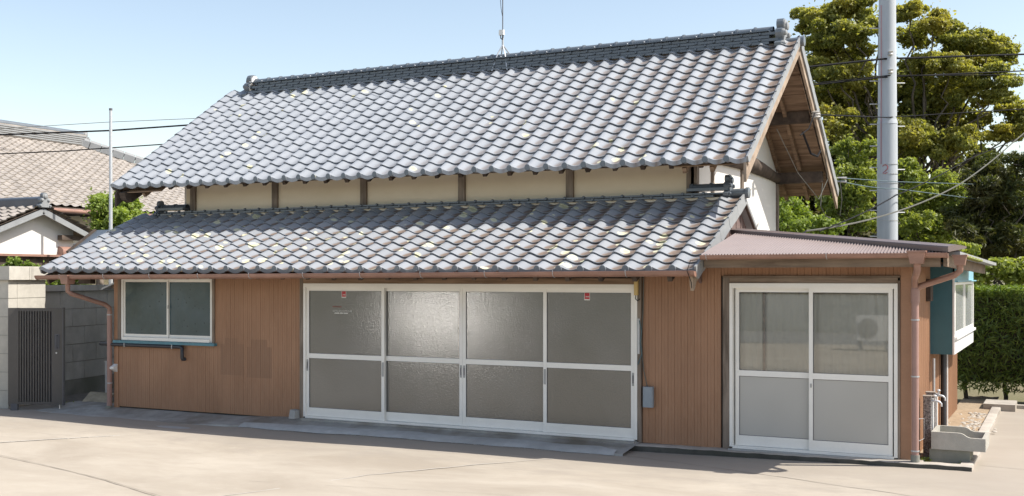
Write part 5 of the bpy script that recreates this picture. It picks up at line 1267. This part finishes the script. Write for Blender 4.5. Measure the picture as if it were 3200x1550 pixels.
# ================================================================== VEGETATION
def leaves_mesh(name, mat, pts, size, up=0.5, asp=2.0, parent=None, tint=None, nrm=None, fold=0.25):
    """one small folded leaf per point"""
    P = np.asarray(pts, dtype=float); N = len(P)
    n = rng.normal(size=(N, 3)); n /= np.linalg.norm(n, axis=1, keepdims=True)
    if nrm is not None: n = n * (1 - up) + nrm * up
    else: n[:, 2] = np.abs(n[:, 2]) * (1 - up) + up
    n /= np.linalg.norm(n, axis=1, keepdims=True)
    t = rng.normal(size=(N, 3)); t -= n * np.sum(t * n, 1, keepdims=True); t /= np.linalg.norm(t, axis=1, keepdims=True)
    s_ = np.cross(n, t); sz = size * rng.uniform(0.6, 1.35, (N, 1))
    v0 = P - t * sz * 0.5; v2 = P + t * sz * 0.5; v1 = P + s_ * sz / asp * 0.5 + n * sz * fold * 0.3; v3 = P - s_ * sz / asp * 0.5 + n * sz * fold * 0.3
    V = np.stack([v0, v1, v2, v3], 1).reshape(-1, 3)
    me = bpy.data.meshes.new(name); me.vertices.add(4 * N); me.vertices.foreach_set('co', V.ravel())
    me.loops.add(6 * N); me.polygons.add(2 * N)
    i = np.arange(N)[:, None] * 4; L = np.concatenate([i + 0, i + 1, i + 2, i + 0, i + 2, i + 3], 1).ravel()
    me.loops.foreach_set('vertex_index', L.astype(np.int32)); me.polygons.foreach_set('loop_start', np.arange(0, 6 * N, 3, dtype=np.int32))
    me.polygons.foreach_set('loop_total', np.full(2 * N, 3, dtype=np.int32)) if False else None
    me.update(calc_edges=True)
    at = me.attributes.new('tint', 'FLOAT', 'FACE')
    tv = rng.random(N) if tint is None else np.clip(tint + rng.normal(0, 0.16, N), 0, 1)
    at.data.foreach_set('value', np.repeat(tv, 2).astype(np.float32))
    me.materials.append(M_[mat]); return link(name, me, parent)
def blob(c, r, n, shell=0.75, flat=1.0):
    d = rng.normal(size=(n, 3)); d /= np.linalg.norm(d, axis=1, keepdims=True)
    rad = rng.uniform(shell ** 3, 1, n) ** (1 / 3)
    lump = 1 + 0.18 * np.sin(d[:, 0] * 5 + c[0] * 3) * np.cos(d[:, 1] * 4 + c[1] * 2) + 0.12 * np.sin(d[:, 2] * 7 + c[0])
    return np.array(c) + d * (rad * lump)[:, None] * np.array(r), d
def limb(m, a, c, r0, r1, wob=0.15, n=6):
    a, c = Vector(a), Vector(c); P = []
    for i in range(n + 1):
        t = i / n; q = a.lerp(c, t) + Vector((random.gauss(0, wob), random.gauss(0, wob), random.gauss(0, wob * .5))) * math.sin(math.pi * t); P.append(q)
    m.tube(P, [r0 + (r1 - r0) * i / n for i in range(n + 1)], 7); return P[-1]
def tree(name, label, mat, pads, D, leaf, dens, dj, trunk_px, bark='bark', sub=5, cat='tree', group=None, shell=0.8, up=0.45, limbs=True, flat=0.8, trunk_r=0.22, asp=1.9):
    """pads: (px, py, rx, ry) in photo pixels, placed around distance D with jitter dj metres in depth"""
    tb = atD(trunk_px, 866, D); tb.z = 0
    T = thing(name, label, cat, tb, group); pts = []; nr = []; tn = []; tops = []
    for (px, py, rx, ry) in pads:
        d = D + random.uniform(-dj, dj); c = atD(px, py, d); k = d / FPX; R_ = (rx * k, rx * k, ry * k); tops.append((c, R_))
        bias = random.uniform(-0.12, 0.12)
        nf = int(dens * (R_[0] * R_[0] + 2 * R_[0] * R_[2]) * 0.55); gd_ = rng.normal(size=(nf, 3)) * np.array(R_) * np.array([0.52, 0.52, 0.45]) + np.array(c)
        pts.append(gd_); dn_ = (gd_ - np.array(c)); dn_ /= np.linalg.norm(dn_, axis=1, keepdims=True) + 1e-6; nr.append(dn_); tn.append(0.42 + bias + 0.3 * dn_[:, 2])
        for j in range(sub * 2):                                # several uneven tufts make one pad
            a = random.uniform(0, 6.28); e = random.uniform(0.15, 1.05) if j else 0
            cc = (c.x + math.cos(a) * R_[0] * e, c.y + math.sin(a) * R_[1] * e, c.z + R_[2] * random.uniform(-.7, .75) * (1 if j else 0))
            s0_ = random.uniform(0.25, 0.52); rr = [R_[0] * s0_ * random.uniform(.8, 1.25), R_[1] * s0_, R_[2] * s0_ * random.uniform(.7, 1.1)]
            n = max(30, int(dens * (rr[0] * rr[0] + 2 * rr[0] * rr[2]) * 4.2)); p_, d_ = blob(cc, rr, n, shell)
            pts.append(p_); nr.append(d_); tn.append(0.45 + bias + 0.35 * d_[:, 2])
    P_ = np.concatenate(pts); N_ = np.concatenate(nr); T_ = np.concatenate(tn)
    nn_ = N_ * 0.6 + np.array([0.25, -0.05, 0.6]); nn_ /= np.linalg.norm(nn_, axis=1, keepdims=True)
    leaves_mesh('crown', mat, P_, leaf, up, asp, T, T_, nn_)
    if limbs:
        m = MB(); zs = min(c.z - r[2] for c, r in tops); fork = Vector((tb.x, tb.y, max(0.8, zs * 0.75)))
        m.tube([tb - Vector((0, 0, .2)), tb.lerp(fork, .5) + Vector((.1, 0, 0)), fork], [trunk_r * 1.25, trunk_r, trunk_r * .9], 10); m.build('trunk', bark, T, 60)
        m = MB()
        for c, r in tops:
            mid = fork.lerp(c, 0.55) + Vector((0, 0, -0.25)); limb(m, fork, mid, trunk_r * .20, trunk_r * .13); e = c - Vector((0, 0, r[2] * .2)); limb(m, mid, e, trunk_r * .13, trunk_r * .06)
            for _ in range(3):
                q = Vector((c.x + random.uniform(-.8, .8) * r[0], c.y + random.uniform(-.8, .8) * r[1], c.z + random.uniform(-.2, .5) * r[2])); limb(m, e, q, trunk_r * .06, 0.010, 0.06, 3)
        m.build('limbs', bark, T, 60)
    return T
big = [(2545, 70, 50, 42), (2600, 42, 55, 34), (2665, 27, 60, 26), (2722, 62, 45, 40), (2590, 112, 60, 38), (2662, 98, 60, 36), (2565, 160, 50, 26), (2650, 172, 66, 36), (2545, 218, 45, 30), (2618, 238, 60, 40), (2695, 246, 66, 50), (2565, 300, 50, 45), (2640, 312, 70, 46), (2722, 330, 60, 55),
       (2850, 38, 50, 26), (2912, 66, 46, 34), (2962, 98, 46, 30), (2852, 108, 46, 40), (2990, 140, 55, 36), (3045, 124, 50, 36), (3095, 145, 48, 36), (3132, 178, 42, 36), (2882, 196, 56, 40), (2968, 212, 56, 38), (3052, 210, 64, 38), (3122, 240, 56, 34), (2842, 262, 56, 46), (2925, 296, 66, 46), (3005, 282, 56, 40), (3095, 300, 50, 26), (2862, 350, 66, 46), (2960, 372, 66, 52), (3158, 330, 46, 30), (3050, 372, 40, 30), (2685, 400, 76, 56), (2800, 420, 80, 56), (2900, 452, 76, 52), (2600, 390, 56, 55), (3000, 440, 50, 40), (3140, 420, 60, 30), (3210, 370, 60, 40)]
big = [(a, b_, rx * 1.12, ry * 1.12) for a, b_, rx, ry in big]
tree('evergreen_tree', 'tall spreading olive-green evergreen tree with layered crown behind the pole', 'leaf_olive', big, 34, 0.115, 560, 1.6, 2860, sub=7, trunk_r=0.30)
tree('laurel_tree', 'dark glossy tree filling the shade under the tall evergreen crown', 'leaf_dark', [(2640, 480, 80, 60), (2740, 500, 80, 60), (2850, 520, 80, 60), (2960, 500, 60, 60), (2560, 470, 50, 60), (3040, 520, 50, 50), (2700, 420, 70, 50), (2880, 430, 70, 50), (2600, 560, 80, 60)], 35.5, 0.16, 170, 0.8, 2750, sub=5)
G3 = 'bushy saplings behind the annex'
tree('sapling', 'tall yellow-green feathery sapling left of the pole behind the gable corner', 'leaf_mid', [(2635, 480, 45, 40), (2660, 545, 60, 45), (2700, 520, 45, 50), (2640, 600, 60, 50), (2700, 610, 50, 50), (2620, 660, 60, 50), (2690, 690, 60, 45), (2720, 460, 30, 30), (2655, 440, 22, 25)], 27, 0.095, 560, 0.6, 2660, trunk_r=0.09, group=G3)
tree('sapling', 'wide yellow-green feathery sapling growing right of the pole', 'leaf_mid', [(2835, 540, 40, 45), (2900, 580, 55, 45), (2960, 560, 50, 45), (2850, 620, 60, 50), (2930, 650, 65, 45), (2860, 700, 60, 45), (2960, 710, 60, 40), (2990, 610, 45, 45), (2900, 740, 70, 40), (3000, 690, 40, 50)], 27.5, 0.095, 560, 0.6, 2890, trunk_r=0.09, group=G3)
tree('shrub', 'rounded bright-green shrub right beside the white gable wall', 'leaf_bright', [(2445, 640, 50, 50), (2500, 665, 55, 50), (2540, 710, 55, 40), (2450, 710, 55, 45), (2590, 720, 45, 30), (2420, 600, 40, 40)], 23, 0.085, 560, 0.5, 2470, cat='shrub', trunk_r=0.05)
tree('podocarpus_tree', 'dark long-leaved tree with reddish tips over the hedge', 'leaf_dark', [(3040, 545, 60, 35), (3110, 520, 70, 40), (3190, 510, 60, 45), (3060, 600, 70, 50), (3150, 590, 80, 55), (3230, 600, 60, 60), (3030, 660, 70, 50), (3120, 670, 80, 55), (3200, 690, 70, 60), (3010, 730, 55, 45), (3090, 750, 75, 50), (3180, 770, 75, 50), (3060, 810, 60, 40), (3150, 830, 80, 40), (3230, 840, 60, 50)], 23.5, 0.17, 420, 0.7, 3150, trunk_r=0.16, asp=5.5, up=0.3)
tree('background_shrub', 'soft mid-green shrub mass just behind the clipped hedge', 'leaf_mid', [(3020, 830, 60, 50), (3090, 850, 60, 45), (3160, 850, 60, 45), (3230, 850, 60, 45), (3000, 790, 45, 40)], 21, 0.10, 380, 0.4, 3090, cat='shrub', trunk_r=0.05)
tree('round_shrub', 'round clipped green tree beside the silver mast', 'leaf_bright', [(365, 640, 68, 50), (340, 668, 60, 55), (402, 672, 58, 55), (318, 722, 44, 38), (345, 745, 50, 36), (390, 715, 55, 40), (370, 690, 60, 50)], 24.5, 0.085, 620, 0.35, 360, cat='tree', trunk_r=0.07, shell=0.7)
G4 = 'plants over the boundary wall'
tree('garden_shrub', 'yellow-green sprigs rising over the gate pillar', 'leaf_lime', [(20, 830, 30, 22), (55, 825, 28, 24), (95, 838, 30, 22), (130, 850, 28, 26), (-20, 840, 30, 22)], 19.5, 0.06, 220, 0.2, 60, cat='shrub', trunk_r=0.03, group=G4, shell=0.3)
tree('garden_shrub', 'bright leafy shrub seen between the gutter and the block wall', 'leaf_bright', [(150, 880, 40, 22), (200, 885, 40, 20), (250, 882, 36, 20), (125, 905, 30, 20)], 20, 0.06, 420, 0.2, 190, cat='shrub', trunk_r=0.03, group=G4)
# wooded bank closing the view behind the garden trees
n = 42000; px_ = rng.uniform(2250, 3700, n); py_ = 860 - (rng.random(n) ** 0.9) * (330 + 50 * np.sin(px_ * 0.021) + 30 * np.sin(px_ * 0.06)); dd_ = 40 + rng.normal(0, 0.9, n) + 1.2 * np.sin(px_ * 0.03 + py_ * 0.04)
u_ = (px_ - 1600) / FPX * dd_
pw = np.stack([AX[0] * dd_ + RT[0] * u_, AX[1] * dd_ + RT[1] * u_, H + (HZ - py_) / FPX * dd_], 1)
wl_ = leaves_mesh('woodland', 'leaf_dark', pw, 0.30, 0.4, 1.8); tag(kind(wl_, 'stuff'), 'dark wooded bank far behind the saplings and hedge', 'woodland')
# clipped hedge of long narrow leaves
hd0, hd1, hy0, hy1, hz0, hz1 = -1.75, 3.2, 18.35, 19.35, 0.22, 1.80
hedge = thing('hedge', 'clipped hedge of narrow dark-green leaves with a lime sunlit top', 'hedge', (0.5, 18.9, 0))
n = 15000
f1 = np.stack([rng.uniform(hd0, hd1, n), hy0 + np.abs(rng.normal(0, 0.10, n)), rng.uniform(hz0, hz1, n)], 1)
f1[:, 1] += 0.06 * np.sin(f1[:, 0] * 4.0) * np.sin(f1[:, 2] * 5)
leaves_mesh('front_leaves', 'leaf_hedge', f1, 0.13, 0.25, 6.5, hedge, None, np.tile([0.2, -0.6, 0.5], (n, 1)))
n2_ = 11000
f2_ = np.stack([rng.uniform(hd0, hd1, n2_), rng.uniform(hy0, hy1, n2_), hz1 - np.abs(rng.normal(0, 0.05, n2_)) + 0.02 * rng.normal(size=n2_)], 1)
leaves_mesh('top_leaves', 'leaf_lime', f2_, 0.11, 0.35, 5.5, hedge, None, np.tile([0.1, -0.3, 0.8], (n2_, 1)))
n3_ = 7000
f4 = np.stack([0.95 + np.abs(rng.normal(0, 0.10, n3_)), rng.uniform(15.7, hy0, n3_), rng.uniform(hz0, hz1, n3_)], 1)
leaves_mesh('side_leaves', 'leaf_hedge', f4, 0.13, 0.25, 6.5, hedge, None, np.tile([-0.6, -0.2, 0.5], (n3_, 1)))
MB().box(1.1, 1.8, 15.8, hy0 + 0.25, 0.3, hz1 - 0.06).build('inner_twigs', 'wood_dark', hedge)
MB().box(hd0 + .1, hd1, hy0 + 0.25, hy1, 0.35, hz1 - 0.10).build('inner_twigs', 'wood_dark', hedge)
for i in range(9): 
    x = hd0 + 0.3 + i * 0.55; m = MB(); limb(m, (x, hy0 + 0.35, -0.05), (x + random.uniform(-.05, .05), hy0 + 0.4, 0.6), 0.035, 0.03, 0.02, 4); m.build('stem', 'bark', hedge, 60)
def weeds(name, label, spots, mat, h):
    pts = []
    for (x, y, z, r, n_) in spots: pts.append(np.stack([rng.normal(x, r, n_), rng.normal(y, r * .6, n_), z + np.abs(rng.normal(0, h, n_))], 1))
    return tag(kind(leaves_mesh(name, mat, np.concatenate(pts), 0.035, 0.35, 2.6), 'stuff'), label, 'weeds')
q1 = atZ(2890, 1432, 0.06)
weeds('weeds', 'small yellow-green weeds at the foot of the annex downpipe', [(q1.x + 0.02, 11.95, 0.06, 0.05, 160), (q1.x - 0.08, 11.98, 0.06, 0.03, 60), (-1.0, 11.92, 0.06, 0.02, 25)], 'leaf_lime', 0.035)
q2 = atZ(230, 1265, 0.02)
weeds('weeds', 'low green weeds between gate and block wall', [(q2.x, q2.y, 0, 0.12, 160), (q2.x + 0.4, q2.y + 0.35, 0, 0.10, 120), (q2.x - 0.1, q2.y + 0.5, 0.02, 0.05, 60)], 'leaf_mid', 0.03)
weeds('moss_patch', 'yellowish moss tufts on the soil beside the sink', [(-1.2, 13.0, 0.06, 0.08, 150), (-1.25, 13.9, 0.06, 0.08, 120)], 'leaf_lime', 0.02)

# ================================================================== ACROSS THE YARD (behind the camera, seen only in the glass)
ow = thing('boundary_wall', 'low rendered wall across the road, mirrored in the door glass', 'wall', (-6, -16.2, 0))
for i in range(24):
    x = -34 + i * 2.0; MB().box(x + .01, x + 1.99, -16.4, -16.2, -0.05, 1.35).build('panel', 'block', ow)
hz_ = thing('far_hedge', 'tall dark tree belt across the road, mirrored in the door glass', 'hedge', (-8, -27, 0))
n = 16000; hx1 = rng.uniform(-42, 26, n); f3 = np.stack([hx1, -26.5 + rng.normal(0, 0.8, n), rng.uniform(0.2, 1, n) ** .8 * (4.0 + 1.2 * np.sin(hx1 * 0.5) + 0.7 * np.sin(hx1 * 1.3))], 1)
leaves_mesh('foliage', 'leaf_dark', f3, 0.55, 0.3, 1.8, hz_)
MB().box(-42, 26, -28.0, -27.6, 0, 3.2).build('inner_mass', 'wood_dark', hz_)
ac = thing('air_conditioner', 'white outdoor air-conditioner unit across the yard, mirrored in the annex glass', 'air conditioner', (-4.6, -6.5, 0))
MB().bbox(-5.05, -4.2, -6.75, -6.42, 0.30, 0.95, 0.02).build('casing', 'white_paint', ac)
MB().lathe([(0.26, 0), (0.26, 0.012), (0.23, 0.014), (0.05, 0.02)], (-4.75, -6.42, 0.63), 24, 'y').build('fan_grille', 'aluminium_grey', ac)
MB().box(-5.0, -4.94, -6.75, -6.45, 0.0, 0.30).box(-4.32, -4.26, -6.75, -6.45, 0.0, 0.30).build('stand', 'zinc', ac)

# unseen car added for its glint: silver windscreen angled to throw sun into panes
simple('glint_silver', (0.26, 0.26, 0.26), 0.27, 0.03, 4, metal=1.0, bs=0.02)
CM = Matrix.Translation((-11.36, 5.0, 0)) @ Matrix.Rotation(R(43), 4, 'Z'); C3 = CM.to_3x3()
car = thing('glint_car', 'unseen white hatchback added so its angled silver windscreen throws a sun glint into the door panes', 'car', (-11.36, 5.0, 0))
MB().prism([CM @ Vector(q) for q in ((-1.6, -.7, .22), (-1.68, -.7, .8), (-1.5, -.7, 1.45), (-1.3, -.7, 1.52), (.78, -.7, 1.50), (.84, -.7, 1.46), (1.14, -.7, .90), (1.62, -.7, .78), (1.70, -.7, .5), (1.66, -.7, .22))], C3 @ Vector((0, 1.4, 0))).build('body', 'white_paint', car)
MB().prism([CM @ Vector(q) for q in ((.848, -.62, 1.46), (1.148, -.62, .91), (1.160, -.62, .916), (.860, -.62, 1.466))], C3 @ Vector((0, 1.24, 0))).build('windscreen', 'glint_silver', car)
for yy in (-.712, .702): MB().prism([CM @ Vector(q) for q in ((-1.45, yy, .92), (-1.35, yy, 1.40), (.74, yy, 1.40), (1.0, yy, .92))], C3 @ Vector((0, .01, 0))).build('side_window', 'black_pipe', car)
for qx in (-1.05, 1.1):
    for qy in (-.64, .64): MB().tube([CM @ Vector((qx, qy - .09, .28)), CM @ Vector((qx, qy + .09, .28))], 0.28, 16).build('wheel', 'cable_black', car)
for qy in (-.55, .55): MB().tube([CM @ Vector((1.60, qy, .62)), CM @ Vector((1.70, qy, .60))], 0.09, 12).build('headlight', 'glass_white', car)
